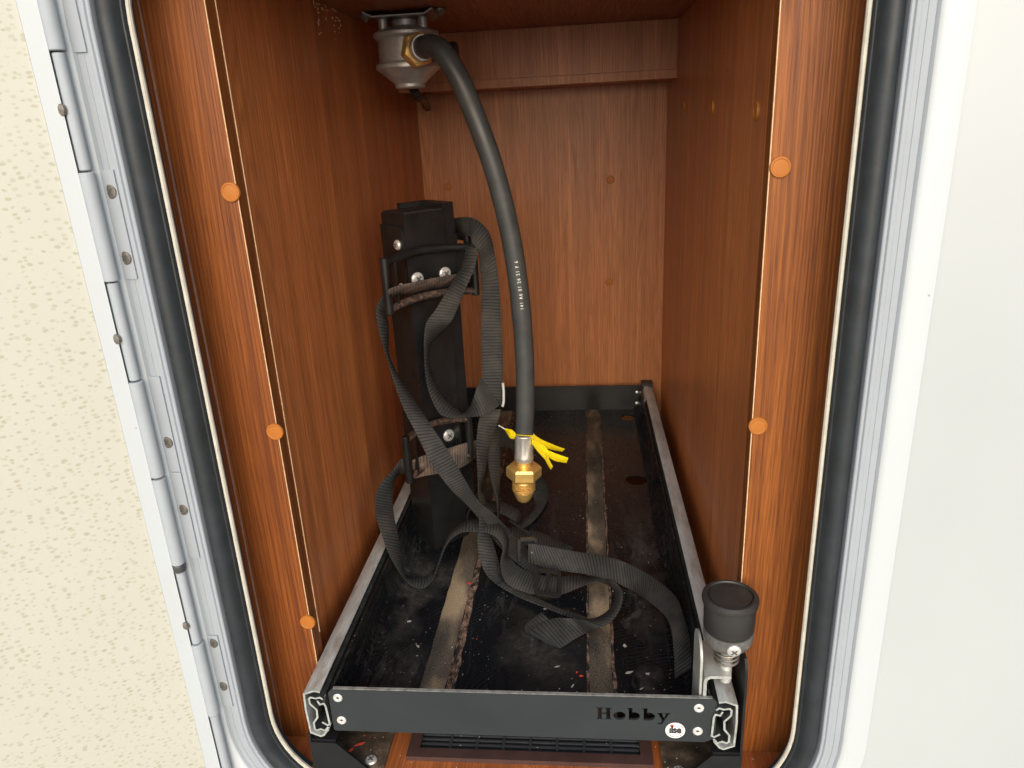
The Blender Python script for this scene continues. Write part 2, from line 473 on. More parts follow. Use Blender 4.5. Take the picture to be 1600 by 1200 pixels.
def tube(bm, pts, r, n=12, cap=True):
    pts = [V(q) for q in pts]
    rings = []
    t0 = (pts[1] - pts[0]).normalized()
    _, u, w_ = frame_of(t0)
    for i, q in enumerate(pts):
        tn = (pts[min(i + 1, len(pts) - 1)] - pts[max(i - 1, 0)]).normalized()
        u = (u - tn * u.dot(tn)).normalized()
        w_ = tn.cross(u)
        rr_ = r[i] if isinstance(r, (list, tuple)) else r
        rings.append([bm.verts.new(q + (u * math.cos(2 * PI * k / n) + w_ * math.sin(2 * PI * k / n)) * rr_) for k in range(n)])
    for A, B in zip(rings, rings[1:]):
        for k in range(n):
            j = (k + 1) % n
            bm.faces.new((A[k], A[j], B[j], B[k]))
    if cap:
        bm.faces.new(rings[0])
        bm.faces.new(rings[-1])

def sheet(bm, pts, th, ext):
    """bent sheet: polyline pts (3D, in a plane normal to ext) with thickness th, extruded by vector ext"""
    pts = [V(q) for q in pts]
    ext = V(ext)
    ax = ext.normalized()
    offs = []
    for i, q in enumerate(pts):
        ns = []
        if i > 0:
            ns.append((q - pts[i - 1]).normalized().cross(ax))
        if i < len(pts) - 1:
            ns.append((pts[i + 1] - q).normalized().cross(ax))
        nn = sum(ns, V((0, 0, 0))).normalized()
        k = 1 / max(.5, nn.dot(ns[0]))
        offs.append(nn * th * .5 * k)
    rows = [[bm.verts.new(q + o + e) for q, o in zip(pts, offs)] + [bm.verts.new(q - o + e) for q, o in reversed(list(zip(pts, offs)))] for e in (V((0, 0, 0)), ext)]
    n = len(pts)
    m = 2 * n
    for i in range(m):
        j = (i + 1) % m
        bm.faces.new((rows[0][i], rows[0][j], rows[1][j], rows[1][i]))
    for row in rows:
        for i in range(n - 1):
            f = bm.faces.new((row[i], row[i + 1], row[m - 2 - i], row[m - 1 - i]))
            f.material_index = 1

def ribbon(name, st, mat, parent, th=.0015, n=6, sag=0):
    A = catmull([s[:3] for s in st], n)
    B = catmull([s[3:] for s in st], n)
    bm = bmesh.new()
    uvl = bm.loops.layers.uv.new('UVMap')
    rows, vv, L = [], [], 0.0
    for i in range(len(A)):
        c = (A[i] + B[i]) / 2
        if i:
            L += (c - (A[i - 1] + B[i - 1]) / 2).length
        vv.append(L)
        i0, i1 = max(i - 1, 0), min(i + 1, len(A) - 1)
        tn = ((A[i1] + B[i1]) - (A[i0] + B[i0])).normalized()
        nn = tn.cross((B[i] - A[i]).normalized()).normalized() * th * .5
        e = (B[i] - A[i]) * .03
        rows.append([bm.verts.new(q) for q in (A[i], A[i] + e + nn, B[i] - e + nn, B[i], B[i] - e - nn, A[i] + e - nn)])
    us = (0, .03, .97, 1, .97, .03, 0)
    for i in range(len(rows) - 1):
        for k in range(6):
            j = (k + 1) % 6
            f = bm.faces.new((rows[i][k], rows[i][j], rows[i + 1][j], rows[i + 1][k]))
            uu = (us[k], us[k + 1])
            for lp, (a, b) in zip(f.loops, ((uu[0], vv[i]), (uu[1], vv[i]), (uu[1], vv[i + 1]), (uu[0], vv[i + 1]))):
                lp[uvl].uv = (a, b)
    bm.faces.new(rows[0])
    bm.faces.new(rows[-1][::-1])
    return fin(bm, name, mat, parent, sharp=60)

# rounded rectangle path of the hatch opening (x, z, outward normal)
OX0, OX1, OZ0, OZ1, OR = -.2195, .2285, -.072, .660, .088
def opening(n=14):
    out = []
    for cx, cz, a0 in ((OX1 - OR, OZ1 - OR, 0), (OX0 + OR, OZ1 - OR, PI / 2), (OX0 + OR, OZ0 + OR, PI), (OX1 - OR, OZ0 + OR, 1.5 * PI)):
        for i in range(n + 1):
            a = a0 + PI / 2 * i / n
            out.append((cx + OR * math.cos(a), cz + OR * math.sin(a), math.cos(a), math.sin(a)))
    return out
PATH = opening()
def sweep(name, prof, mat, parent, closed=False):
    bm = bmesh.new()
    rows = [[bm.verts.new((x + nx * o, y, z + nz * o)) for o, y in prof] for x, z, nx, nz in PATH]
    n, m = len(rows), len(prof)
    for i in range(n):
        A, B = rows[i], rows[(i + 1) % n]
        for k in range(m if closed else m - 1):
            j = (k + 1) % m
            bm.faces.new((A[k], A[j], B[j], B[k]))
    return fin(bm, name, mat, parent, sharp=32)

# ------------------------------------------------------------------ the setting
bm = bmesh.new()
vs = [bm.verts.new(q) for q in ((-60, -60, -.75), (60, -60, -.75), (60, 60, -.75), (-60, 60, -.75))]
bm.faces.new(vs)
tag(fin(bm, 'ground', M['ground']), kind='structure')

floor = obox('floor', M['wood_floor'], None, -.2355, .2438, .0038, .80, -.066, -.050, bevel=0)
tag(floor, kind='structure')
ceiling = obox('ceiling', M['wood_ceiling'], None, -.2355, .2438, .0038, .80, .627, .645, bevel=0)
tag(ceiling, kind='structure')
bm = bmesh.new()     # ceiling screws hold the regulator plate
lathe(bm, (-.183, .430, .627), (0, 0, -1), [(.0035, 0), (.0075, .001), (.0075, .003), (.0045, .0055), (.0025, .0085), (0, .009)], 12)
s0 = fin(bm, 'ceiling_screw', M['old_steel'], ceiling)
again(s0, (.0885, -.008, 0))

# caravan outer skin with the hatch opening
bm = bmesh.new()
RECT = (-1.3, 1.5, -.45, 1.7)
rows = []
for x, z, nx, nz in PATH:
    a = (x + nx * .0555, z + nz * .0555)
    b = (min(max(x + nx * 5, RECT[0]), RECT[1]), min(max(z + nz * 5, RECT[2]), RECT[3]))
    rows.append([bm.verts.new((a[0], .028, a[1])), bm.verts.new((a[0], -.007, a[1])), bm.verts.new((b[0], -.007, b[1])), bm.verts.new((b[0], .028, b[1]))])
for i in range(len(rows)):
    A, B = rows[i], rows[(i + 1) % len(rows)]
    for k in range(4):
        j = (k + 1) % 4
        bm.faces.new((A[k], A[j], B[j], B[k]))
tag(fin(bm, 'caravan_wall', M['skin']), 'smooth white outer caravan wall to the right of the locker hatch', 'wall')

# hatch frame: trim, rubber seal, aluminium profile, hinge leaves
HF = thing('hatch_frame', (0, 0, -.072), 'pale grey aluminium hatch frame with black rubber seal round the wooden locker', 'frame')
sweep('edge_trim', [(.0100, .0035), (.0004, .0030), (0, .0008), (.0008, -.0004), (.0024, -.0006), (.0034, .001), (.0036, .0030)], M['trim'], HF)
sweep('rubber_seal', [(.0032, .010), (.0034, .001), (.0042, -.0022), (.0050, -.0026), (.0058, -.0044), (.0070, -.0070), (.0088, -.0092), (.0108, -.0105), (.0128, -.0110), (.0150, -.0107), (.0172, -.0092), (.0188, -.0068), (.0198, -.0038), (.0202, .0), (.0203, .010)], M['seal'], HF)
sweep('frame_profile', [(.0204, .01), (.0205, -.005), (.0208, -.0088), (.0214, -.0095), (.0230, -.0095), (.0233, -.0100), (.0238, -.0108), (.0252, -.0112), (.0266, -.0108), (.0270, -.0102), (.0300, -.0102), (.0302, -.0106), (.0307, -.0106), (.0309, -.0102), (.0346, -.0102), (.0350, -.0110), (.0362, -.0120)], M['alu'], HF)
sweep('frame_flange', [(.0363, -.0120), (.0375, -.0132), (.0400, -.0138), (.0520, -.0138), (.0548, -.0130), (.0556, -.0095), (.0556, .010)], M['flange'], HF)

KX, KY, KR = -.2600, -.0200, .0050
def knuckle(z0, z1, parent, r=KR, mat=M['knuckle']):
    bm = bmesh.new()
    lathe(bm, (KX, KY, z0 + .0006), (0, 0, 1), [(r - .0006, 0), (r, .0006), (r, z1 - z0 - .0018), (r - .0006, z1 - z0 - .0012)], 20)
    return fin(bm, 'knuckle', mat, parent)
def cross_screw(c, d, r=.0036, parent=None, mat=M['old_steel'], name='screw', h=.0016):
    bm = bmesh.new()
    lathe(bm, c, d, [(r, -.001), (r, h * .4), (r * .85, h * .8), (r * .5, h), (0, h)], 14)
    d_, u, w_ = frame_of(d)
    cc = V(c) + d_ * (h + .0001)
    o = fin(bm, name, mat, parent)
    bm = bmesh.new()
    for a, b in ((u, w_), (w_, u)):
        a2, b2 = (a + b).normalized(), (a - b).normalized()
        if a is w_:
            a2, b2 = b2, a2
        qs = [cc + a2 * (r * .52) * sx + b2 * (r * .12) * sy for sx, sy in ((-1, -1), (1, -1), (1, 1), (-1, 1))]
        prism(bm, qs, d_ * -.0004, d_ * (.0001 if a is u else .00015))
    fin(bm, 'cross_slot', M['rivet_core'], o)
    return o

for z0, z1, scr in ((.5555, .70, ()), (.411, .484, (.470, .4255)), (.2618, .339, (.2864,)), (.1850, .2612, (.2288,)), (.0347, .1095, (.102, .057))):
    lf = obox('hinge_leaf', M['alu'], HF, KX + .001, -.2468, -.0117, -.0085, z0, z1, bevel=.0004)
    k_ = knuckle(z0, z1, HF)
    for z in scr:
        cross_screw((-.2522, -.0116, z), (-.25, -1, 0), .0047, HF, h=.0006)

# ------------------------------------------------------------------ open hatch door
DA = math.radians(33)
DD = V((-math.cos(DA), -math.sin(DA), 0))
DN = V((math.sin(DA), -math.cos(DA), 0))
DH = V((-.2640, -.0245, 0))
door = thing('hatch_door', (DH.x, DH.y, -.07), 'open hatch door with cream speckled lining and white rim', 'door')
def dbox(name, mat, s0, s1, t0, t1, z0, z1, bevel=.001):
    bm = bmesh.new()
    q = [DH + DD * s + DN * t for s, t in ((s0, t0), (s1, t0), (s1, t1), (s0, t1))]
    prism(bm, q, (0, 0, z0), (0, 0, z1))
    return fin(bm, name, mat, door, bevel=bevel)
dbox('door_lining', M['liner'], .0100, .44, -.02, -.0016, -.058, .678, .0005)
dbox('door_rim', M['flange'], -.0010, .0098, -.026, 0, -.072, .692, .0018)
dbox('door_rim', M['flange'], .4402, .46, -.026, 0, -.072, .692, .0018)
dbox('door_rim', M['flange'], .0100, .4400, -.026, 0, -.072, -.0582, .0018)
dbox('door_rim', M['flange'], .0100, .4400, -.026, 0, .6782, .692, .0018)
dbox('door_skin', M['skin'], -.0008, .46, -.030, -.0262, -.072, .692, .001)
for z0, z1, zs in ((.484, .5555, .5219), (.339, .411, .3714), (.1095, .1790, .1296), (-.06, .0347, None)):
    k_ = knuckle(z0, z1, door, KR - .0012)
    if zs:
        bm = bmesh.new()
        lathe(bm, (KX - .0035, KY - .0045, zs), (-.4, -.9, 0), [(.0036, -.001), (.0036, .0008), (.002, .0016), (0, .0016)], 12)
        fin(bm, 'screw', M['old_steel'], door)
bm = bmesh.new()
lathe(bm, (KX, KY, .1792), (0, 0, 1), [(.0048, 0), (.0052, .002), (.0050, .005), (.0035, .0068), (0, .0075)], 16)
fin(bm, 'hinge_pin', M['pin'], door)

# ------------------------------------------------------------------ wooden panels of the locker
def cap(c, d, parent, r=.0072):
    bm = bmesh.new()
    lathe(bm, c, d, [(r, 0), (r, .0011), (r * .93, .0019), (r * .80, .0020), (r * .72, .0015), (r * .3, .0017), (0, .0017)], 24)
    return fin(bm, 'screw_cap', M['cap'], parent)

st = thing('front_board', (-.213, .049, -.05), 'left front board of reddish brown wood laminate beside the hinge', 'board')
obox('board', M['wood_stile'], st, -.2375, -.1893, .040, .058, -.0498, .6268, bevel=.0003)
obox('sealant_line', M['sealant'], st, -.2355, -.2343, .0386, .0398, -.0496, .6266, bevel=.0004)
obox('raw_edge', M['raw_edge'], st, -.1893, -.1887, .0403, .0413, -.0498, .6268, bevel=0)
obox('raw_edge', M['raw_edge'], st, -.1893, -.1887, .0570, .0577, .06, .6268, bevel=0)
c0 = cap((-.1931, .040, .4628), (0, -1, 0), st)
again(c0, (.0024, 0, -.1905)); again(c0, (.0025, 0, -.3777))
st = thing('front_board', (.217, .049, -.05), 'right front board of orange brown wood laminate beside the white wall', 'board')
obox('board', M['wood_stile_r'], st, .1897, .246, .040, .058, -.0498, .6268, bevel=.0003)
obox('raw_edge', M['raw_edge'], st, .1890, .1897, .0403, .0420, -.0498, .6268, bevel=0)
c0 = cap((.1962, .040, .4635), (0, -1, 0), st)
again(c0, (-.0028, 0, -.1903))

o = obox('jamb_board', M['wood_stile'], None, -.2385, -.2357, .0038, .0398, -.0498, .6268, bevel=.0003)
tag(o, 'narrow wood strip between pale edge trim and left front board', 'board')
o = obox('jamb_board', M['wood_stile_r'], None, .2440, .2470, .0038, .0398, -.0498, .6268, bevel=.0003)
tag(o, 'narrow wood strip between pale edge trim and right front board', 'board')

o = obox('side_panel', M['wood_side'], None, -.2230, -.2056, .0585, .7780, -.0498, .6268, bevel=0)
tag(o, 'left inner side panel of dark brown wood laminate behind the bottle post', 'panel')
sp_ = thing('side_panel', (.209, .42, -.05), 'right inner side panel of brown wood laminate with three oval looking caps', 'panel')
obox('board', M['wood_side_r'], sp_, .2009, .2180, .0585, .7780, -.0498, .6268, bevel=0)
for y, z in ((.570, .5115), (.347, .5058), (.1395, .5003)):
    cap((.2009, y, z), (-1, 0, 0), sp_)
bp = thing('back_panel', (0, .786, -.05), 'brown wood back panel at the far end of the locker', 'panel')
obox('board', M['wood_back'], bp, -.2230, .2180, .7785, .795, -.0498, .6268, bevel=0)
for x, z in ((-.1636, .4035), (.1108, .4036), (.1081, .2310)):
    cap((x, .7785, z), (0, -1, 0), bp, .0066)
o = obox('cross_batten', M['wood_back'], None, -.2054, .2007, .657, .778, .5620, .6266, bevel=.0012)
obox('batten_lip', M['wood_back'], o, -.2054, .2007, .6574, .778, .5500, .5616, bevel=.0012)
tag(o, 'boxed wooden batten across the top of the back panel', 'batten')
bm = bmesh.new()
for i in range(34):   # torn laminate above the left panel top
    x, y = -.2050 + random.uniform(.0003, .0012), random.uniform(.31, .40)
    z = .6262 - abs(random.gauss(0, .012))
    a = random.uniform(0, PI); l = random.uniform(.001, .007)
    box(bm, x, x + .0006, y, y + l * abs(math.cos(a)) + .0006, z, z + l * abs(math.sin(a)) * .6 + .0004)
tag(fin(bm, 'wood_splinters', M['raw_edge']), kind='stuff')

# ------------------------------------------------------------------ floor vent
fv = thing('floor_vent', (.005, .06, -.05), 'brown plastic vent grille set in the wooden floor under the tray front', 'vent')
bm = bmesh.new()
X0, X1, Y0, Y1 = -.1080, .1180, .0165, .118
for a in ((X0, X1, Y0, Y0 + .0105), (X0, X1, Y1 - .017, Y1), (X0, X0 + .011, Y0 + .0105, Y1 - .017), (X1 - .011, X1, Y0 + .0105, Y1 - .017)):
    box(bm, a[0], a[1], a[2], a[3], -.0499, -.0450)
fin(bm, 'vent_frame', M['vent'], fv, bevel=0)
obox('vent_well', M['black_paint'], fv, X0 + .010, X1 - .010, Y0 + .0095, Y1 - .015, -.0498, -.0492, bevel=0)
sl = obox('slat', M['vent_dark'], fv, X0 + .0112, X1 - .0112, Y0 + .0120, Y0 + .0136, -.0491, -.0472, bevel=0)
for k in range(1, 12):
    again(sl, (0, .0055 * k, 0))
br = obox('bar', M['vent_dark'], fv, X0 + .038, X0 + .0402, Y0 + .01052, Y1 - .0172, -.0491, -.0468, bevel=0)
for k in range(1, 7):
    again(br, (.0250 * k, 0, 0))

# ------------------------------------------------------------------ sliding bottle tray
TR = thing('bottle_tray', (0, .38, 0), 'black pull out gas bottle tray with dusty floor and lettered front plate', 'tray')
def disc(cx, cy, r, n=24, e=1.0):
    return [(cx + r * math.cos(2 * PI * i / n), cy + e * r * math.sin(2 * PI * i / n)) for i in range(n)]
def fill_curve(name, outlines, depth, mat, parent, to3d):
    """flat plate with holes from 2D outlines; to3d maps (a, b, c) to world"""
    cu = bpy.data.curves.new(name, 'CURVE')
    cu.dimensions = '2D'
    cu.fill_mode = 'BOTH'
    cu.extrude = depth / 2
    for ol in outlines:
        sp2 = cu.splines.new('POLY')
        sp2.points.add(len(ol) - 1)
        for pt, (a, b) in zip(sp2.points, ol):
            pt.co = (a, b, 0, 1)
        sp2.use_cyclic_u = True
    tmp = bpy.data.objects.new('tmp_curve', cu)
    COL.objects.link(tmp)
    dg = bpy.context.evaluated_depsgraph_get()
    dg.update()
    me = bpy.data.meshes.new_from_object(tmp.evaluated_get(dg))
    bpy.data.objects.remove(tmp)
    bpy.data.curves.remove(cu)
    bm = bmesh.new()
    bm.from_mesh(me)
    bpy.data.meshes.remove(me)
    for v_ in bm.verts:
        v_.co = to3d(*v_.co)
    bmesh.ops.remove_doubles(bm, verts=bm.verts, dist=1e-6)
    return fin(bm, name, mat, parent)

# floor pan with two drain holes
pan = [(-.150, .0035), (.150 + .002, .0035), (.152, .757), (-.150, .757)]
fill_curve('floor_pan', [pan, disc(.1355, .4790, .0155), disc(.1380, .7180, .013)], .002, M['tray'], TR, lambda a, b, c: V((a, b, c - .0008)))
for s in (-1, 1):
    bm = bmesh.new()
    sheet(bm, [(s * .1505, .0045, 0), (s * .156, .0045, .006), (s * .1595, .0045, .014), (s * .1615, .0045, .044)], .0022, (0, .752, 0))
    fin(bm, 'tray_side', M['tray'], TR)
obox('rear_plate', M['black_paint'], TR, -.162, .163, .7575, .7600, 0, .046, bevel=.0006)

# front plate with the name cut through
def stretch(pts, x0, z0, sx, sz):
    return [(x0 + a * sx, z0 + b * sz) for a, b in pts]
GH = [(0, 0), (.46, 0), (.46, .07), (.36, .09), (.36, .46), (.66, .46), (.66, .09), (.56, .07), (.56, 0), (1.02, 0), (1.02, .07), (.92, .09), (.92, .91), (1.02, .93), (1.02, 1), (.56, 1), (.56, .93), (.66, .91), (.66, .58), (.36, .58), (.36, .91), (.46, .93), (.46, 1), (0, 1), (0, .93), (.10, .91), (.10, .09), (0, .07)]
GO = disc(.40, .34, .40, 22, .86)
GB = [(0, 1.02), (0, .95), (.10, .93), (.10, .0), (.24, .0), (.30, .04)] + [(.44 + .40 * math.cos(a), .33 + .34 * math.sin(a)) for a in [math.radians(q) for q in range(-110, 111, 20)]] + [(.34, .62), (.34, 1.02)]
GY = [(0, .66), (0, .59), (.09, .57), (.36, .02), (.26, -.17), (.14, -.14), (.04, -.20), (.10, -.30), (.28, -.31), (.40, -.20), (.78, .57), (.88, .59), (.88, .66), (.52, .66), (.52, .59), (.60, .57), (.46, .24), (.34, .57), (.42, .59), (.42, .66)]
LH = .0125
letters = []
xx = .0672
for g, adv in ((GH, 1.12), (GO, .90), (GB, .96), (GB, .94), (GY, .9)):
    letters.append(stretch(g, xx, .0215, LH * 1.03, LH))
    xx += adv * LH * 1.03
fp = [(-.1645, .0015), (-.163, 0), (.158, 0), (.1665, .0045), (.1665, .0425), (.164, .0455), (-.161, .0455), (-.1645, .042)]
fp_o = fill_curve('front_plate', [fp] + letters, .0022, M['front_plate'], TR, lambda a, b, c: V((a, .0011 - c, b)))
obox('plate_lip', M['plate_edge'], TR, -.160, .163, .0004, .0033, .0456, .0462, bevel=.0002)
def rivet(c, parent, r=.0042):
    bm = bmesh.new()
    lathe(bm, c, (0, -1, 0), [(r, -.0004), (r, .0006), (r * .86, .0013), (r * .52, .0014), (r * .42, .0008), (r * .30, .0006)], 20)
    o = fin(bm, 'rivet', M['rivet'], parent)
    bm = bmesh.new()
    lathe(bm, V(c) + V((0, -.0003, 0)), (0, -1, 0), [(r * .30, 0), (r * .30, .0006), (0, .0008)], 12)
    fin(bm, 'rivet_pin', M['rivet_core'], o)
    return o
rv = rivet((-.1563, 0, .0369), TR)
again(rv, (.0002, 0, -.0248)); again(rv, (.3083, 0, -.0005)); again(rv, (.3082, 0, -.0250))

for x, z in ((.1560, .0330), (.1560, .0120)):
    bm = bmesh.new()
    lathe(bm, (x, .7575, z), (0, -1, 0), [(.0030, 0), (.0026, .0012), (.0012, .0018), (0, .0018)], 14)
    fin(bm, 'rivet', M['rivet'], TR)

# round maker's sticker
stk = thing('sticker', (.1333, -.0006, .0119), 'small round white sticker with red dot on the tray front plate', 'sticker')
bm = bmesh.new()
lathe(bm, (.1333, 0, .0119), (0, -1, 0), [(.0082, .00005), (.0082, .00035), (0, .00035)], 36)
fin(bm, 'sticker_disc', M['sticker'], stk)
def text_mesh(body, size, bold=0.0, space=1.0, align='LEFT'):
    cu = bpy.data.curves.new('text', 'FONT')
    cu.body = body
    cu.size = size
    cu.offset = bold
    cu.space_character = space
    cu.align_x = align
    cu.resolution_u = 4
    tmp = bpy.data.objects.new('tmp_text', cu)
    COL.objects.link(tmp)
    dg = bpy.context.evaluated_depsgraph_get()
    dg.update()
    me = bpy.data.meshes.new_from_object(tmp.evaluated_get(dg))
    bpy.data.objects.remove(tmp)
    bpy.data.curves.remove(cu)
    bm = bmesh.new()
    bm.from_mesh(me)
    bpy.data.meshes.remove(me)
    return bm
bm = text_mesh('\u0131lse', .0104, .00045, .95, 'CENTER')
for v_ in bm.verts:
    x, y = v_.co.x, v_.co.y
    v_.co = V((.1333 + x * .80, -.00050, .0094 + y * 1.0))
fin(bm, 'lettering', M['black_print'], stk)
bm = text_mesh('\u00ae', .0032, 0, 1, 'CENTER')
for v_ in bm.verts:
    x, y = v_.co.x, v_.co.y
    v_.co = V((.1394 + x, -.00050, .0140 + y))
fin(bm, 'registered_mark', M['black_print'], stk)
bm = bmesh.new()
lathe(bm, (.1305, 0, .0168), (0, -1, 0), [(.0016, .0004), (.0016, .0005), (0, .0005)], 18)
fin(bm, 'red_dot', M['red_print'], stk)
bm = bmesh.new()
for k in range(26):
    a = math.radians(205 + k * 5.2)
    if k % 5 == 3:
        continue
    q, r1 = V((.1333, -.00045, .0119)), .0071
    d1 = V((math.cos(a), 0, math.sin(a))); d2 = V((-math.sin(a), 0, math.cos(a)))
    prism(bm, [q + d1 * r1 - d2 * .00022, q + d1 * r1 + d2 * .00022, q + d1 * (r1 - .0007) + d2 * .00022, q + d1 * (r1 - .0007) - d2 * .00022], (0, 0, 0), (0, -.00006, 0))
fin(bm, 'tiny_print_arc', M['black_print'], stk)

# grip strips
def strip(name, mat, a, b, c, d, z=.0003, h=.0007, wob=.0006, n=46):
    """a,b: x of both edges at the front, c,d at the back"""
    bm = bmesh.new()
    y0, y1 = .006, .756
    rows = []
    for i in range(n + 1):
        s = i / n
        y = y0 + (y1 - y0) * s
        xa = a + (c - a) * s + random.uniform(-wob, wob)
        xb = b + (d - b) * s + random.uniform(-wob, wob)
        hh = h * random.uniform(.8, 1.1)
        rows.append([bm.verts.new(q) for q in ((xa, y, z), (xa + .0006, y, z + hh), (xb - .0006, y, z + hh), (xb, y, z))])
    for A, B in zip(rows, rows[1:]):
        for k in range(4):
            j = (k + 1) % 4
            bm.faces.new((A[k], A[j], B[j], B[k]))
    bm.faces.new(rows[0]); bm.faces.new(rows[-1])
    return fin(bm, name, mat, TR, sharp=50)
strip('grip_strip', M['grip'], -.0985, -.0740, -.0930, -.0700)
strip('rusty_edge', M['rust'], -.0737, -.0650, -.0697, -.0640, wob=.0012)
strip('grip_strip', M['grip'], .0618, .0835, .0655, .0885)
strip('rusty_edge', M['rust'], .0838, .0868, .0888, .0902, wob=.001)
strip('rusty_edge', M['rust'], .0594, .0616, .0640, .0653, wob=.0008)

# chips and grit lying in the tray and on the floor
bm = bmesh.new()
def chip(x, y, z, l, w_, a, mi, h=.0006):
    d1 = V((math.cos(a), math.sin(a), 0)); d2 = V((-d1.y, d1.x, 0))
    n = random.randint(4, 5)
    pts = []
    for k in range(n):
        q = 2 * PI * k / n + random.uniform(-.3, .3)
        pts.append(V((x, y, z)) + d1 * math.cos(q) * l / 2 * random.uniform(.5, 1.3) + d2 * math.sin(q) * w_ / 2 * random.uniform(.4, 1.4))
    f0 = len(bm.faces)
    prism(bm, pts, (0, 0, 0), (0, 0, h))
    bm.faces.ensure_lookup_table()
    for f in bm.faces[f0:]:
        f.material_index = mi
for x, y, l, w_, a, mi in ((.1010, .0800, .013, .0030, .35, 0), (.0465, .0610, .008, .0022, 1.1, 0), (.0540, .0735, .005, .004, .4, 1), (.0500, .0780, .004, .003, .9, 1), (.1170, .0790, .005, .0035, .2, 0), (.1095, .0590, .006, .002, .5, 0), (.0310, .0860, .006, .0022, .35, 0), (-.0030, .0480, .0010, .011, -.35, 0), (-.0740, .2200, .006, .005, .2, 1), (.098, .118, .003, .009, .0, 0), (-.1300, .150, .006, .003, .1, 0), (-.112, .111, .005, .002, -.6, 0), (.015, .175, .005, .002, .1, 0)):
    chip(x, y, .0008, l, w_, a, mi)
for i in range(230):
    x, y = random.uniform(-.148, .15), .01 + .74 * random.random() ** 1.5
    if random.random() < .45:
        x = random.choice((-.069, -.06, .061, .087)) + random.gauss(0, .008)
    z = .0013 if (-.098 < x < -.064 or .059 < x < .09) else .0006
    l = random.choice((.0006, .0008, .0010, .0012, .0018))
    chip(x, y, z, l, l * random.uniform(.5, 1), random.uniform(0, PI), 1 if random.random() < .05 else 0, .0004)
for i in range(110):
    chip(random.uniform(-.23, .24), random.uniform(.004, .10), -.0497 if random.random() < .4 else -.0445, .0010, .0008, random.uniform(0, PI), 1 if random.random() < .06 else 0, .0004)
for x, y, l, w_, a in ((-.1555, .028, .010, .0035, .5), (-.161, .021, .006, .003, .9), (-.1530, .0385, .002, .0015, .3)):
    chip(x, y, -.0445, l, w_, a, 1)
tag(fin(bm, 'loose_chips', [M['chip_white'], M['chip_red']]), kind='stuff')

# ------------------------------------------------------------------ telescopic rails
OUT = [(-.1712, .0436), (-.1768, .0446), (-.1858, .0410), (-.1866, .0236), (-.1856, -.0018), (-.1773, -.0056), (-.1742, -.0044), (-.1692, .0024)]
INN = [(-.1692, .0366), (-.1715, .0385), (-.1755, .0374), (-.1800, .0384), (-.1817, .0365), (-.1814, .0312), (-.1763, .0247), (-.1768, .0164), (-.1811, .0102), (-.1811, .0032), (-.1790, .0018), (-.1755, .0034), (-.1718, .0016), (-.1682, .0062)]
THI = [(-.1746, .0345), (-.1728, .0305), (-.1690, .0316), (-.1678, .0285), (-.1668, .0088), (-.1690, .0076), (-.1735, .0108)]
def rail(s, sh, label):
    T = thing('slide_rail', (s * .177 + sh, .38, .02), label, 'rail', 'telescopic rails of the bottle tray')
    y0 = -.0015
    mm = {'outer_channel': [M['galv'], M['galv_edge']], 'ball_cage': [M['grease'], M['galv_edge']], 'inner_channel': [M['grease'], M['galv_edge']]}
    for nm, pl, y1, ya in (('outer_channel', OUT, .757, 0), ('ball_cage', INN, .75, -.0008), ('inner_channel', THI, .75, -.0004)):
        bm = bmesh.new()
        sheet(bm, [(s * -a + sh, y0 + ya, b) for a, b in pl], .0017, (0, y1, 0))
        fin(bm, nm, mm[nm], T)
    bm = bmesh.new()
    for z in (.0285, .0345):
        bmesh.ops.create_icosphere(bm, subdivisions=2, radius=.0031, matrix=Matrix.Translation((s * .1725 + sh, .006, z)))
    fin(bm, 'ball', M['steel'], T)
    return T
rl = rail(-1, 0, 'left galvanised telescopic rail along the black tray under the hinge side')
rr_ = rail(1, -.0035, 'right galvanised telescopic rail along the black tray under the locking knob')
bm = bmesh.new()
box(bm, .1640, .1835, .7555, .7750, -.004, .0500)
fin(bm, 'end_stop', M['plastic'], rr_, bevel=.002)
bm = bmesh.new()
sheet(bm, [(.1640, .7000, .003), (.1640, .7000, .034), (.1655, .7000, .040), (.1690, .7000, .0425)], .0016, (0, .05, 0))
fin(bm, 'rear_clip', [M['zinc_plate'], M['galv_edge']], rr_)

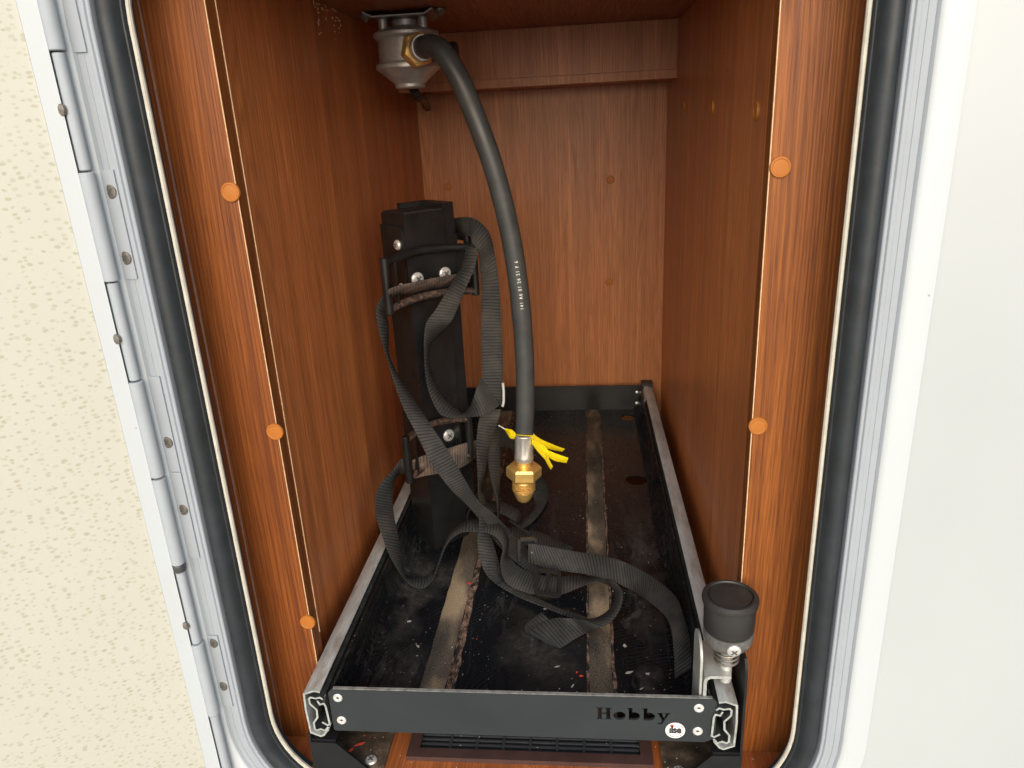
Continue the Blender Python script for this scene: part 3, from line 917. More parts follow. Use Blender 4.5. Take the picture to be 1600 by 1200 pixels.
# rail brackets
def bracket(s, label, top_z):
    T = thing('rail_bracket', (s * .17, .04, -.05), label, 'bracket', 'black brackets carrying the tray rails')
    xo = s * .1890
    bm = bmesh.new()
    if s > 0:
        pts = [(xo, .001, -.0499), (xo, .001, .070), (xo, .003, .077), (xo, .008, .081), (xo, .036, .081), (xo, .0385, .060), (xo, .0385, -.0499)]
        prism(bm, pts, (-.001, 0, 0), (.001, 0, 0))
    else:
        pts = [(xo, .001, -.0499), (xo, .001, -.006), (xo, .100, -.006), (xo, .100, -.0499)]
        prism(bm, pts, (-.001, 0, 0), (.001, 0, 0))
    fin(bm, 'upright', M['black_paint'], T, bevel=.0005)
    bm = bmesh.new()
    g = [(s * .1880, .0, -.0495), (s * .1880, .0, -.0145), (s * .1650, .0, -.0150), (s * .1340, .0, -.0495)]
    prism(bm, g, (0, 0, 0), (0, .0022, 0))
    fin(bm, 'gusset', M['black_paint'], T, bevel=.0007)
    bm = bmesh.new()
    prism(bm, [(s * .1880, .0024, -.0147), (s * .1880, .0300, -.0147), (s * .1660, .0300, -.0152), (s * .1660, .0024, -.0152)], (0, 0, 0), (0, 0, .0018))
    fin(bm, 'gusset_flange', M['black_paint'], T, bevel=.0004)
    bm = bmesh.new()
    box(bm, min(s * .1875, s * .126), max(s * .1875, s * .126), .0025, .052, -.0497, -.0465)
    fin(bm, 'base_plate', M['dirty'], T, bevel=.001)
    cross_screw((s * .1395, .0120, -.0467), (0, 0, 1), .0055, T, M['steel'], h=.0024)
    return T
bracket(-1, 'black steel bracket with dirty base plate under the left tray rail', 0)
bracket(1, 'tall black steel bracket under the right tray rail behind the knob', .08)

# ------------------------------------------------------------------ locking knob
LK = thing('locking_knob', (.178, .035, .062), 'black round spring locking knob on the right front of the tray', 'knob')
kc = V((.1752, .0145, .0085))
bm = bmesh.new()
lathe(bm, kc, (0, 0, 1), [(.0190, .098), (.0200, .100), (.0204, .1205), (.0203, .1222), (.0218, .1230), (.0223, .1255), (.0219, .1280), (.0202, .1294), (.0182, .1294), (.0174, .1276), (.0168, .1276), (.0164, .1286), (0, .1288)], 40)
fin(bm, 'knob_cap', M['knob_cap'], LK)
bm = bmesh.new()
lathe(bm, kc, (0, 0, 1), [(.0065, .0800), (.0130, .0815), (.0178, .0850), (.0199, .0900), (.0199, .0978)], 36)
fin(bm, 'knob_base', M['knob_base'], LK)
cross_screw(kc + V((.001, -.0194, .0905)), (0, -1, -.15), .0056, LK, M['steel'], h=.0022)
bm = bmesh.new()
lathe(bm, kc, (0, 0, 1), [(.0048, .045), (.0048, .0805)], 16)
fin(bm, 'pin', M['steel'], LK)
bm = bmesh.new()
tube(bm, [kc + V((.0092 * math.cos(a), .0092 * math.sin(a), .0635 + .0155 * a / (2 * PI * 3.6))) for a in [2 * PI * 3.6 * i / 90 for i in range(91)]], .0010, 7)
fin(bm, 'spring', M['old_steel'], LK)
bm = bmesh.new()
sheet(bm, [(.1568, .0034, .040), (.1568, .0034, .0595), (.1578, .0034, .0632), (.1610, .0034, .0650), (.1775, .0034, .0650)], .0026, (0, .044, 0))
fin(bm, 'angle_bracket', [M['zinc_plate'], M['galv_edge']], LK)
bm = bmesh.new()
prism(bm, [(.1535, .0050, .004), (.1535, .0050, .078)] + [(.1535, .022 - .017 * math.cos(a), .078 + .016 * math.sin(a)) for a in [PI * k / 10 for k in range(1, 10)]] + [(.1535, .039, .078), (.1535, .039, .004)], (-.0010, 0, 0), (.0010, 0, 0))
fin(bm, 'guide_plate', M['zinc_plate'], LK, bevel=.0004)

# ------------------------------------------------------------------ bottle post with cradle loops
PO = V((-.1275, .289, 0))
PU = V((1, 1, 0)).normalized()
PV = V((-1, 1, 0)).normalized()
def pp(u, v, z=0):
    return PO + PU * u + PV * v + V((0, 0, z))
BPT = thing('bottle_post', PO + V((0, .03, 0)), 'tall black steel post with strap cradles standing in the tray', 'post')
def pbox(name, mat, u0, u1, v0, v1, z0, z1, bevel=.0012, parent=BPT):
    bm = bmesh.new()
    prism(bm, [pp(u0, v0), pp(u1, v0), pp(u1, v1), pp(u0, v1)], (0, 0, z0), (0, 0, z1))
    return fin(bm, name, [mat, M['edge_highlight']] if name in ('front_tube', 'cradle_plate') else mat, parent, bevel=bevel, edge_index=1 if name in ('front_tube', 'cradle_plate') else 0)
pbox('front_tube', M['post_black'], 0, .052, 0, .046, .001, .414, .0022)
bm = bmesh.new()
prism(bm, [pp(u, v) for u, v in ((.0524, .003), (.068, .003), (.068, .054), (.026, .054), (.026, .0464), (.0524, .0464))], (0, 0, .001), (0, 0, .421))
fin(bm, 'rear_tube', M['post_black'], BPT, bevel=.0016)
pbox('top_cap', M['plastic'], .0015, .0505, .0015, .0445, .4141, .4160, .0008)
# folded cradle plates
def cradle(zt, zb, mat_top, mat_bot, uL=-.039, uR=.076):
    zc = (zt + zb) / 2
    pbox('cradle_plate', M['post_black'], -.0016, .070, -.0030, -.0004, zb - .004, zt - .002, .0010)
    def arc(u):
        return -.018 + .010 * math.cos((u - (uL + uR) / 2) / (uR - uL) * PI)
    us = [uL + (uR - uL) * i / 16 for i in range(17)]
    for z, mt in ((zt, mat_top), (zb, mat_bot)):
        bm = bmesh.new()
        tube(bm, [pp(u, arc(u), z + .004 * math.cos((u - uL) / (uR - uL) * PI - PI / 2)) for u in us], .0042, 12)
        fin(bm, 'cradle_rod', mt, BPT)
    for u, vv in ((uL, arc(uL)), (uR, arc(uR))):
        bm = bmesh.new()
        lathe(bm, pp(u, vv, zb - .005), (0, 0, 1), [(.0040, 0), (.0048, .0008), (.0048, zt - zb + .009), (.0040, zt - zb + .010)], 16)
        fin(bm, 'cradle_bar', M['post_black'], BPT)
        w2 = .022 if u < .02 else -.004
        pbox('cradle_arm', M['post_black'], u + (.012 if u < .02 else -.014), u + (.014 if u < .02 else -.012), -.018, .004, zb, zt, .0004)
cradle(.371, .321, M['post_black'], M['rust_rod'])
cradle(.169, .121, M['rust_rod'], M['rust_rod'], -.036, .052)
pd = -PV
cross_screw(pp(.0085, -.003, .3440), pd, .0076, BPT, M['steel'], h=.0034)
cross_screw(pp(.0455, -.003, .3440), pd, .0076, BPT, M['steel'], h=.0034)
cross_screw(pp(.0270, -.003, .3410), pd, .0030, BPT, M['black_paint'], h=.004)
cross_screw(pp(.0320, -.003, .1490), pd, .0076, BPT, M['steel'], h=.0034)
# plate wrapped on the left face
bm = bmesh.new()
lp = [(.002, .330), (.046, .330), (.046, .4015), (.010, .4015), (.006, .4000), (.003, .3965), (.002, .392)]
prism(bm, [pp(0, v, z) for v, z in lp], PU * -.0004, PU * -.0028)
fin(bm, 'side_plate', [M['post_black'], M['edge_highlight']], BPT, bevel=.0007, edge_index=1)
cross_screw(pp(-.0028, .012, .3815), -PU, .0056, BPT, M['steel'], h=.003)
cross_screw(pp(-.0028, .012, .3360), -PU, .0036, BPT, M['steel'], h=.003)
# cradle for the second bottle on the far face
for u0, u1, v0, v1, z0, z1 in ((.0685, .096, .046, .0485, .318, .382), (.0685, .0710, .004, .0455, .316, .386)):
    pbox('rear_cradle_plate', M['post_black'], u0, u1, v0, v1, z0, z1, .0006)
for z in (.378, .322):
    bm = bmesh.new()
    tube(bm, [pp(.094 - .006 * math.cos((v - .05) * 20), v, z) for v in [.010 + .008 * i for i in range(11)]], .0042, 10)
    fin(bm, 'rear_cradle_rod', M['post_black'] if z > .35 else M['rust_rod'], BPT)
bm = bmesh.new()
lathe(bm, pp(.089, .009, .317), (0, 0, 1), [(.0046, 0), (.0046, .067)], 14)
fin(bm, 'rear_cradle_bar', M['post_black'], BPT)

STRAPS = {
's1': ((-0.0919,0.3750,0.3978, -0.0950,0.3928,0.3751), (-0.0837,0.3680,0.3998, -0.0867,0.3860,0.3773), (-0.0633,0.3520,0.4010, -0.0628,0.3296,0.3826), (-0.0476,0.3400,0.3927, -0.0600,0.3179,0.3786), (-0.0404,0.3350,0.3810, -0.0534,0.3122,0.3687), (-0.0362,0.3320,0.3597, -0.0541,0.3280,0.3465), (-0.0336,0.3300,0.3233, -0.0540,0.3280,0.3243), (-0.0336,0.3300,0.2677, -0.0572,0.3260,0.2694), (-0.0342,0.3300,0.2265, -0.0591,0.3260,0.2267), (-0.0381,0.3280,0.1799, -0.0599,0.3240,0.1859)),
's2': ((-0.0663,0.3150,0.3750, -0.0508,0.2905,0.3757), (-0.0697,0.3050,0.3564, -0.0521,0.2822,0.3600), (-0.0808,0.2950,0.3395, -0.0634,0.2721,0.3355), (-0.0983,0.2850,0.3136, -0.0773,0.2900,0.3089), (-0.1101,0.2800,0.2985, -0.0856,0.2900,0.2944), (-0.1143,0.2800,0.2839, -0.1078,0.3059,0.2725), (-0.1154,0.2780,0.2667, -0.1166,0.3041,0.2540), (-0.1151,0.2720,0.2400, -0.1154,0.3004,0.2341), (-0.1106,0.2650,0.2180, -0.1074,0.2937,0.2151), (-0.1005,0.2600,0.1975, -0.0972,0.2887,0.2002), (-0.0874,0.2620,0.1910, -0.0849,0.2908,0.1888), (-0.0756,0.2700,0.1892, -0.0803,0.2979,0.1826), (-0.0626,0.2850,0.1828, -0.0728,0.3117,0.1876), (-0.0519,0.3000,0.1806, -0.0648,0.3081,0.2083), (-0.0400,0.3180,0.1830, -0.0606,0.3264,0.2161)),
's3a': ((-0.0606,0.3220,0.3456, -0.0635,0.3452,0.3284), (-0.0760,0.3040,0.3461, -0.0837,0.3253,0.3280), (-0.0971,0.2720,0.3483, -0.1030,0.2958,0.3328), (-0.1136,0.2520,0.3488, -0.1228,0.2746,0.3331), (-0.1302,0.2380,0.3476, -0.1375,0.2619,0.3329), (-0.1386,0.2380,0.3445, -0.1453,0.2593,0.3261)),
's3b': ((-0.1406,0.2460,0.3380, -0.1447,0.2686,0.3203), (-0.1488,0.2500,0.3353, -0.1501,0.2712,0.3155), (-0.1571,0.2520,0.3219, -0.1538,0.2767,0.3070), (-0.1581,0.2520,0.3072, -0.1533,0.2787,0.2970), (-0.1544,0.2500,0.2848, -0.1552,0.2778,0.2766), (-0.1503,0.2470,0.2705, -0.1552,0.2743,0.2619), (-0.1449,0.2400,0.2516, -0.1460,0.2676,0.2428), (-0.1331,0.2250,0.2225, -0.1226,0.2501,0.2125), (-0.1183,0.2150,0.1931, -0.0995,0.2250,0.1908), (-0.1046,0.2120,0.1604, -0.0861,0.2250,0.1656), (-0.0884,0.2200,0.1252, -0.0717,0.2300,0.1294), (-0.0736,0.2400,0.0916, -0.0616,0.2500,0.0927), (-0.0620,0.2600,0.0590, -0.0476,0.2700,0.0636), (-0.0482,0.2750,0.0209, -0.0307,0.2981,0.0213), (-0.0229,0.2477,0.0120, -0.0071,0.2720,0.0106), (0.0065,0.2194,0.0080, 0.0132,0.2473,0.0038)),
's4': ((-0.0641,0.3220,0.1768, -0.0389,0.3260,0.1748), (-0.0645,0.3160,0.1692, -0.0410,0.3200,0.1673), (-0.0662,0.3050,0.1573, -0.0491,0.3249,0.1450), (-0.0672,0.2950,0.1384, -0.0558,0.3180,0.1250), (-0.0656,0.2800,0.1146, -0.0604,0.3051,0.1011), (-0.0646,0.2700,0.0987, -0.0657,0.2956,0.0851), (-0.0641,0.2620,0.0895, -0.0605,0.2872,0.0757), (-0.0630,0.2550,0.0748, -0.0574,0.2797,0.0606), (-0.0631,0.2450,0.0585, -0.0540,0.2686,0.0444), (-0.0649,0.2400,0.0445, -0.0491,0.2594,0.0298), (-0.0634,0.2350,0.0287, -0.0437,0.2512,0.0148), (-0.0571,0.2276,0.0120, -0.0379,0.2404,0.0035), (-0.0457,0.2163,0.0060, -0.0325,0.2239,0.0035), (-0.0305,0.2036,0.0040, -0.0229,0.2166,0.0035), (-0.0112,0.1887,0.0040, -0.0063,0.2000,0.0035), (0.0114,0.1756,0.0040, 0.0138,0.1842,0.0035), (0.0319,0.1629,0.0040, 0.0331,0.1712,0.0035), (0.0524,0.1527,0.0040, 0.0531,0.1619,0.0035), (0.0611,0.1477,0.0040, 0.0618,0.1557,0.0035)),
's5': ((0.0128,0.1540,0.0120, 0.0215,0.1403,0.0130), (0.0048,0.1493,0.0090, 0.0155,0.1363,0.0080), (-0.0042,0.1407,0.0050, 0.0115,0.1213,0.0040), (-0.0010,0.1318,0.0040, 0.0288,0.1102,0.0040), (0.0119,0.1329,0.0130, 0.0347,0.1070,0.0060), (0.0269,0.1397,0.0160, 0.0467,0.1176,0.0070), (0.0429,0.1349,0.0200, 0.0603,0.1300,0.0060), (0.0547,0.1279,0.0240, 0.0735,0.1069,0.0308), (0.0689,0.1277,0.0260, 0.0848,0.1072,0.0390), (0.0808,0.1369,0.0270, 0.0934,0.1185,0.0456), (0.0891,0.1488,0.0300, 0.0965,0.1310,0.0516), (0.0897,0.1634,0.0320, 0.0934,0.1438,0.0531), (0.0822,0.1765,0.0330, 0.0848,0.1553,0.0526), (0.0666,0.1874,0.0260, 0.0705,0.2140,0.0151), (0.0511,0.1947,0.0140, 0.0525,0.2235,0.0108), (0.0349,0.1909,0.0090, 0.0344,0.2197,0.0124), (0.0154,0.1856,0.0100, 0.0201,0.2137,0.0155)),
's6': ((-0.0713,0.3220,0.1371, -0.0737,0.3329,0.1103), (-0.0862,0.3060,0.1394, -0.0876,0.3015,0.1108), (-0.1072,0.2840,0.1413, -0.1079,0.2832,0.1123), (-0.1269,0.2680,0.1416, -0.1283,0.2734,0.1131), (-0.1393,0.2610,0.1393, -0.1414,0.2687,0.1114), (-0.1499,0.2620,0.1413, -0.1538,0.2743,0.1153), (-0.1608,0.2550,0.1292, -0.1634,0.2760,0.1094), (-0.1757,0.2460,0.1133, -0.1667,0.2688,0.0978), (-0.1780,0.2308,0.1008, -0.1636,0.2508,0.0855), (-0.1730,0.2138,0.0916, -0.1581,0.2338,0.0767), (-0.1665,0.2030,0.0784, -0.1533,0.2235,0.0627), (-0.1590,0.1963,0.0580, -0.1504,0.2171,0.0396), (-0.1520,0.1994,0.0343, -0.1502,0.2226,0.0170), (-0.1456,0.2094,0.0100, -0.1503,0.2308,0.0035), (-0.1340,0.2052,0.0040, -0.1375,0.2284,0.0035), (-0.1231,0.2067,0.0040, -0.1256,0.2299,0.0035), (-0.1161,0.2185,0.0080, -0.1201,0.2457,0.0035), (-0.1094,0.2260,0.0238, -0.1135,0.2537,0.0162), (-0.1024,0.2320,0.0398, -0.1078,0.2592,0.0313), (-0.0947,0.2360,0.0502, -0.0991,0.2642,0.0451), (-0.0821,0.2400,0.0563, -0.0852,0.2686,0.0530), (-0.0666,0.2460,0.0536, -0.0712,0.2746,0.0539), (-0.0515,0.2500,0.0487, -0.0534,0.2789,0.0488), (-0.0418,0.2480,0.0431, -0.0395,0.2769,0.0412), (-0.0356,0.2420,0.0348, -0.0321,0.2701,0.0285), (-0.0384,0.2320,0.0205, -0.0331,0.2599,0.0146), (-0.0343,0.2166,0.0120, -0.0247,0.2437,0.0155), (-0.0252,0.2039,0.0090, -0.0160,0.2303,0.0167), (-0.0062,0.1910,0.0100, 0.0010,0.2184,0.0163), (0.0142,0.1829,0.0120, 0.0218,0.2102,0.0179)),
's8': ((-0.0063,0.2518,0.0340, -0.0071,0.2483,0.0100), (-0.0008,0.2487,0.0360, 0.0038,0.2432,0.0100), (0.0119,0.2485,0.0340, 0.0237,0.2334,0.0107), (0.0462,0.2421,0.0310, 0.0548,0.2182,0.0170), (0.0820,0.2366,0.0280, 0.0840,0.2109,0.0148), (0.1067,0.2243,0.0270, 0.1100,0.2071,0.0035), (0.1338,0.1951,0.0280, 0.1263,0.1699,0.0158), (0.1522,0.1609,0.0300, 0.1385,0.1358,0.0249), (0.1560,0.1300,0.0320, 0.1418,0.1047,0.0309), (0.1592,0.1016,0.0240, 0.1414,0.0788,0.0231), (0.1604,0.0869,0.0160, 0.1421,0.0771,0.0090), (0.1605,0.0780,0.0110, 0.1410,0.0670,0.0060)),
's9': ((-0.0554,0.4000,0.1197, -0.0559,0.3977,0.0908), (-0.0370,0.4200,0.1109, -0.0406,0.4153,0.0825), (-0.0179,0.4400,0.0758, -0.0259,0.4167,0.0604), (-0.0019,0.4400,0.0344, -0.0096,0.4132,0.0425), (0.0060,0.4350,0.0188, -0.0120,0.4127,0.0230), (0.0089,0.4300,0.0047, -0.0106,0.4087,0.0072), (0.0069,0.4018,0.0035, -0.0074,0.3965,0.0040), (-0.0009,0.3730,0.0035, -0.0108,0.3798,0.0035), (-0.0111,0.3497,0.0035, -0.0186,0.3662,0.0035), (-0.0246,0.3336,0.0035, -0.0312,0.3529,0.0035)),
's10': ((-0.0589,0.3350,0.1588, -0.0470,0.3593,0.1485), (-0.0584,0.3300,0.1308, -0.0463,0.3540,0.1199), (-0.0584,0.3250,0.1017, -0.0470,0.3489,0.0899), (-0.0554,0.3200,0.0811, -0.0482,0.3428,0.0647), (-0.0497,0.3150,0.0578, -0.0495,0.3396,0.0424), (-0.0477,0.3050,0.0317, -0.0486,0.3300,0.0170), (-0.0392,0.3000,0.0146, -0.0330,0.3278,0.0089)),
's11': ((-0.0747,0.2850,0.0344, -0.0845,0.3115,0.0277), (-0.0855,0.3000,0.0363, -0.0884,0.3280,0.0293), (-0.0855,0.3150,0.0432, -0.0825,0.3429,0.0358), (-0.0756,0.3300,0.0375, -0.0728,0.3585,0.0329), (-0.0583,0.3350,0.0309, -0.0549,0.3637,0.0281), (-0.0421,0.3350,0.0234, -0.0414,0.3640,0.0241), (-0.0311,0.3300,0.0189, -0.0260,0.3585,0.0166), (-0.0277,0.3200,0.0210, -0.0228,0.3467,0.0110)),
's12': ((-0.0340,0.3300,0.0113, -0.0318,0.3020,0.0041), (-0.0180,0.3337,0.0035, -0.0170,0.2973,0.0035), (-0.0028,0.3307,0.0035, -0.0023,0.2930,0.0035), (0.0141,0.3200,0.0035, 0.0145,0.2889,0.0035), (0.0315,0.3051,0.0035, 0.0296,0.2848,0.0035), (0.0452,0.2921,0.0035, 0.0430,0.2779,0.0035)),
}
HOSE = [(-0.1165,0.3950,0.5832), (-0.1064,0.3780,0.5838), (-0.0956,0.3660,0.5828), (-0.0836,0.3580,0.5752), (-0.0687,0.3540,0.5514), (-0.0561,0.3530,0.5204), (-0.0436,0.3530,0.4834), (-0.0330,0.3540,0.4455), (-0.0228,0.3560,0.3954), (-0.0158,0.3580,0.3432), (-0.0116,0.3590,0.2851), (-0.0106,0.3600,0.2201), (-0.0127,0.3600,0.1609), (-0.0154,0.3600,0.1276)]


# ------------------------------------------------------------------ webbing straps
def strap(T, key, mat='web', name='webbing', th=.0015):
    return ribbon(name, STRAPS[key], M[mat], T, th)
SA = thing('retaining_strap', (-.05, .32, .37), 'black webbing strap looped through the upper cradle and hanging down the post', 'strap', 'webbing straps on the bottle post')
for k in ('s1', 's2', 's3b', 's4', 's5'):
    strap(SA, k)
strap(SA, 's3a', 'web_dirty')
SB = thing('retaining_strap', (-.11, .28, .125), 'black webbing strap through the lower cradle with its tail lying along the tray', 'strap', 'webbing straps on the bottle post')
for k in ('s6', 's8', 's9', 's10', 's11', 's12'):
    strap(SB, k)
ribbon('webbing', [tuple(c + d for c, d in zip(s_, (0.0008, -.0012, 0) * 2)) for s_ in STRAPS['s6'][:5]], M['web_dirty'], SB, .0012)

# buckles
def buckle(T, c, ux, uy, w_, h_, bar=.0034, mid=True, mat=M['plastic']):
    ux, uy = V(ux).normalized(), V(uy)
    uy = (uy - ux * uy.dot(ux)).normalized()
    c = V(c)
    un = ux.cross(uy)
    bm = bmesh.new()
    for a, b, la, lb in ((0, h_ / 2, w_, bar), (0, -h_ / 2, w_, bar), (-w_ / 2, 0, bar, h_ - bar), (w_ / 2, 0, bar, h_ - bar)) + (((0, 0, w_ - bar, bar),) if mid else ()):
        q = [c + ux * (a + sx * la / 2) + uy * (b + sy * lb / 2) for sx, sy in ((-1, -1), (1, -1), (1, 1), (-1, 1))]
        prism(bm, q, un * -.0018, un * .0018)
    return fin(bm, 'buckle', mat, T, bevel=.0007)
def mid_of(k, i):
    s_ = STRAPS[k][i]
    return V(((s_[0] + s_[3]) / 2, (s_[1] + s_[4]) / 2, (s_[2] + s_[5]) / 2)), V(s_[3:]) - V(s_[:3])
c_, ac = mid_of('s5', -2)
c2_, _ = mid_of('s5', -1)
buckle(SA, c2_ + V((0, -.001, .005)), ac, c2_ - c_, .038, .026)
c_, ac = mid_of('s1', -1)
bm = bmesh.new()
tube(bm, [V((-.0345, .322, .2105)), V((-.0340, .321, .200)), V((-.0345, .319, .188)), V((-.0360, .318, .1820))], .0016, 8)
fin(bm, 'buckle_wire', M['steel'], SA)
bm = bmesh.new()
tube(bm, [V((.006, .262, .004)), V((-.004, .252, .018)), V((-.002, .248, .026))], .0016, 8)
fin(bm, 'buckle_wire', M['steel'], SB)
bm = bmesh.new()
tube(bm, [V((-.036, .322, .024)), V((-.008, .298, .018))], .0017, 8)
fin(bm, 'buckle_wire', M['plastic'], SB)
c_, ac = mid_of('s8', 0)
buckle(SB, c_ + V((-.002, .002, 0)), ac, (1, .3, 0), .034, .02, mid=False)

# ------------------------------------------------------------------ gas regulator
RG = thing('gas_regulator', (-.139, .44, .627), 'grey cast gas regulator bolted under the locker ceiling', 'regulator')
rc = V((-.1398, .44, 0))
bm = bmesh.new()
lathe(bm, rc, (0, 0, -1), [(.0150, -.6190), (.0150, -.6130), (.0235, -.6115), (.0330, -.6075), (.0372, -.6062), (.0385, -.6050), (.0385, -.6020), (.0372, -.6005), (.0345, -.5985), (.0338, -.5960), (.0338, -.5745), (.0352, -.5730), (.0382, -.5720), (.0388, -.5700), (.0384, -.5670), (.0360, -.5650), (.0330, -.5630), (.0195, -.5515), (.0180, -.5500), (.0182, -.5470), (.0168, -.5455), (.0080, -.5450), (0, -.5450)], 44)
fin(bm, 'regulator_body', M['cast'], RG)
for dx in (-.0235, .0235):
    bm = bmesh.new()
    lathe(bm, rc + V((dx, -.012, 0)), (0, 0, -1), [(.0052, -.6240), (.0052, -.5985), (.0040, -.5975)], 14)
    fin(bm, 'mounting_lug', M['cast'], RG)
bm = bmesh.new()
sheet(bm, [(-.180, .405, .6255), (-.174, .405, .6225), (-.1700, .405, .6205), (-.1100, .405, .6205), (-.1060, .405, .6225), (-.100, .405, .6255)], .0016, (0, .06, 0))
fin(bm, 'mounting_plate', [M['old_steel'], M['galv_edge']], RG)
for dx in (-.0235, .0235):
    cross_screw(rc + V((dx, -.012, .6195)), (0, 0, -1), .0045, RG, M['old_steel'])
nd = (V(HOSE[1]) - V(HOSE[0])).normalized()
nc = V(HOSE[0])
bm = bmesh.new()
lathe(bm, nc, nd, [(.0120, -.034), (.0120, -.010)], 20)
fin(bm, 'outlet', M['cast'], RG)
bm = bmesh.new()
lathe(bm, nc, nd, [(.0175, -.013), (.0192, -.012), (.0192, .000), (.0178, .002), (.0150, .0021), (.0135, .0005)], 6, phase=.25)
fin(bm, 'hex_nut', M['brass'], RG, sharp=25)
bm = bmesh.new()
lathe(bm, nc, nd, [(.0155, .0015), (.0158, .0030), (.0140, .0042), (.0120, .0035)], 32)
fin(bm, 'nut_collar', M['brass'], RG)
bm = bmesh.new()
lathe(bm, (-.108, .452, .5835), (1, -.1, 0), [(.0060, 0), (.0060, .010), (.0105, .0105), (.0112, .012), (.0112, .024), (.0100, .026), (0, .0262)], 20)
fin(bm, 'blanking_cap', M['plastic'], RG)

gp = bmesh.new()
tube(gp, catmull([(-.139, .452, .5450), (-.138, .470, .536), (-.150, .56, .5365), (-.170, .67, .534), (-.188, .7785, .531)], 8), .0058, 12)
tag(fin(gp, 'gas_pipe', M['plastic']), 'thin black pipe running back from under the regulator', 'pipe')

# ------------------------------------------------------------------ gas hose
GHS = thing('gas_hose', HOSE[-1], 'thick black rubber gas hose with brass end fitting hanging from the regulator', 'hose')
HP = catmull(HOSE, 8)
bm = bmesh.new()
tube(bm, HP, .0117, 24)
fin(bm, 'hose', M['hose'], GHS)
bm = bmesh.new()
lathe(bm, nc, nd, [(.0120, .001), (.0138, .002), (.0140, .0130), (.0134, .0140), (.0118, .0140)], 28)
fin(bm, 'crimp_collar', M['ferrule'], GHS)
E0 = V(HOSE[-1])
ed = V((-.05, .0, -1)).normalized()
bm = bmesh.new()
NF = 32
d_, u_, w_2 = frame_of(ed)
prof = [(.0118, -.0002), (.0129, .0000), (.0131, .0012), (.0118, .0026), (.0112, .0040), (.0112, .0270), (.0122, .0300), (.0124, .0350), (.0112, .0370), (.0092, .0372)]
rings = []
for r, h in prof:
    ridge = .0007 if .003 < h < .028 else 0
    rings.append([bm.verts.new(E0 + d_ * h + (u_ * math.cos(2 * PI * i / NF) + w_2 * math.sin(2 * PI * i / NF)) * (r + (ridge if i % 4 < 2 else -ridge * .3))) for i in range(NF)])
for A, B in zip(rings, rings[1:]):
    for i in range(NF):
        bm.faces.new((A[i], A[(i + 1) % NF], B[(i + 1) % NF], B[i]))
fin(bm, 'ferrule', M['ferrule'], GHS)
bm = bmesh.new()
lathe(bm, E0, ed, [(.0092, .036), (.0092, .050)], 24)
fin(bm, 'stem', M['brass'], GHS)
bm = bmesh.new()
lathe(bm, E0, ed, [(.0110, .0440), (.0205, .0445), (.0230, .0475), (.0230, .0590), (.0205, .0620), (.0150, .0622)], 6, phase=.42)
fin(bm, 'hex_nut', M['brass'], GHS, sharp=20, bevel=.0006)
prof = [(.0140, .0620), (.0140, .0640), (.0148, .0642), (.0148, .0652)]
h = .0655
for k in range(5):
    prof += [(.0152, h + .0004), (.0152, h + .0012), (.0137, h + .0022), (.0137, h + .0026)]
    h += .0030
prof += [(.0142, h), (.0127, h + .004), (.0108, h + .009), (.0082, h + .0140), (.0066, h + .0152), (0, h + .0150)]
bm = bmesh.new()
lathe(bm, E0, ed, prof, 32)
fin(bm, 'threaded_spigot', M['brass'], GHS, sharp=28)

# white print along the hose
cum = [0.0]
for a, b in zip(HP, HP[1:]):
    cum.append(cum[-1] + (b - a).length)
def hose_at(s):
    s = min(max(s, 0), cum[-1] - 1e-6)
    for i in range(len(cum) - 1):
        if cum[i + 1] >= s:
            f = (s - cum[i]) / (cum[i + 1] - cum[i])
            return HP[i].lerp(HP[i + 1], f), (HP[i + 1] - HP[i]).normalized()
zt = .3415
s_lo = next(c for c, q in zip(cum, HP) if q.z < .2985)
bm = text_mesh('141 A6 01 26 21 F 6', .0056, .00006, 1.5)
wmax = max(v_.co.x for v_ in bm.verts)
for v_ in bm.verts:
    x, y = v_.co.x, v_.co.y
    q, tn = hose_at(s_lo - x * .058 / wmax)
    side = tn.cross(V((0, -1, 0))).normalized()
    out = side.cross(tn).normalized()
    if out.y > 0:
        out = -out
    right = V((0, -1, 0)).cross(V((0, 0, 1))) * -1
    right = (V((1, 0, 0)) - tn * tn.x).normalized()
    a = (.0022 + .0020 - y) / .0117
    v_.co = q + (out * math.cos(a) + right * math.sin(a)) * .01182
fin(bm, 'hose_lettering', M['white_print'], GHS)

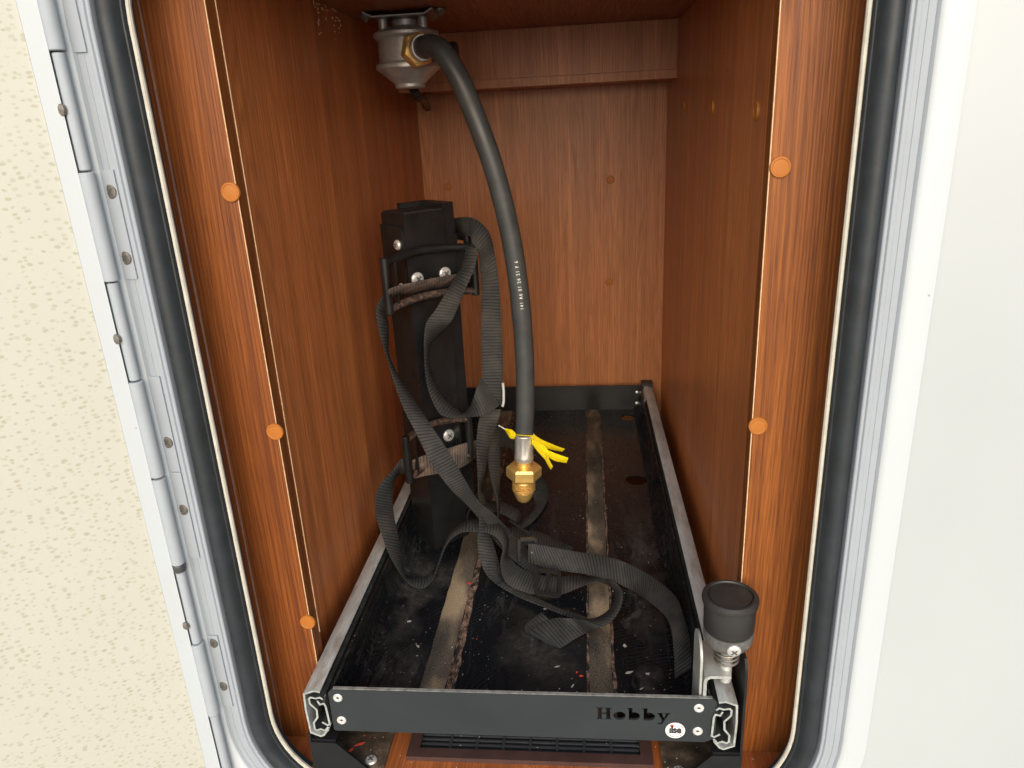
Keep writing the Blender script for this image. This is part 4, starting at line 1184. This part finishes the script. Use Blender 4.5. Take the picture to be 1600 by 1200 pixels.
# ------------------------------------------------------------------ yellow tag tied round the hose end
TG = thing('warning_tag', E0 + V((0, 0, .004)), 'bright yellow torn printed tag tied round the hose end', 'tag')
def leaf(name, pts, width, parent=TG, th=.0004, roll=0.0, mat=M['yellow'], n=5):
    """pts: (x, y, z, width scale, tilt)"""
    st_ = []
    for x, y, z, ws, tl in pts:
        hw = width * ws / 2
        d2 = V((math.sin(tl) * .5, -math.sin(tl), math.cos(tl))) * hw
        c = V((x, y, z))
        st_.append((*(c + d2), *(c - d2)))
    return ribbon(name, st_, mat, parent, th, n)
e = E0
leaf('tag_loop', [(e.x - .0125, e.y - .002, e.z + .001, 1, .6), (e.x - .009, e.y - .0095, e.z + .0030, .8, .9), (e.x, e.y - .0132, e.z + .0035, .7, .9), (e.x + .008, e.y - .0110, e.z + .0020, .8, .8), (e.x + .0130, e.y - .003, e.z - .001, 1, .6)], .005)
leaf('tag_tail', [(e.x - .0110, e.y - .006, e.z - .0005, .9, .5), (e.x - .016, e.y - .007, e.z + .003, 1.2, .4), (e.x - .020, e.y - .006, e.z + .006, .8, .5), (e.x - .0235, e.y - .005, e.z + .009, .2, .5)], .0130)
leaf('tag_tail', [(e.x + .0110, e.y - .006, e.z - .002, .9, .6), (e.x + .020, e.y - .012, e.z - .007, 1.1, .6), (e.x + .032, e.y - .016, e.z - .010, 1.0, .7), (e.x + .043, e.y - .019, e.z - .0125, .9, .8), (e.x + .050, e.y - .021, e.z - .0135, .75, .8)], .0150)
leaf('tag_tail', [(e.x + .0100, e.y - .006, e.z - .008, .5, .3), (e.x + .018, e.y - .010, e.z - .014, 1.0, .3), (e.x + .026, e.y - .012, e.z - .021, 1.25, .2), (e.x + .031, e.y - .012, e.z - .028, 1.3, .1)], .0150)
leaf('tag_tail', [(e.x + .0290, e.y - .0121, e.z - .0215, .8, .3), (e.x + .040, e.y - .013, e.z - .0270, 1.0, .3), (e.x + .0545, e.y - .015, e.z - .0305, .9, .5)], .0125)
leaf('tag_tail', [(e.x + .0270, e.y - .0125, e.z - .0240, 1.0, .75), (e.x + .0300, e.y - .013, e.z - .0330, .9, .75), (e.x + .0345, e.y - .0135, e.z - .0420, .8, .65)], .0130)
bm = bmesh.new()
tube(bm, [(e.x - .0235, e.y - .005, e.z + .009), (e.x - .0295, e.y - .004, e.z + .0125), (e.x - .034, e.y - .004, e.z + .0150)], .0007, 6)
fin(bm, 'tag_string', M['white_print'], TG)
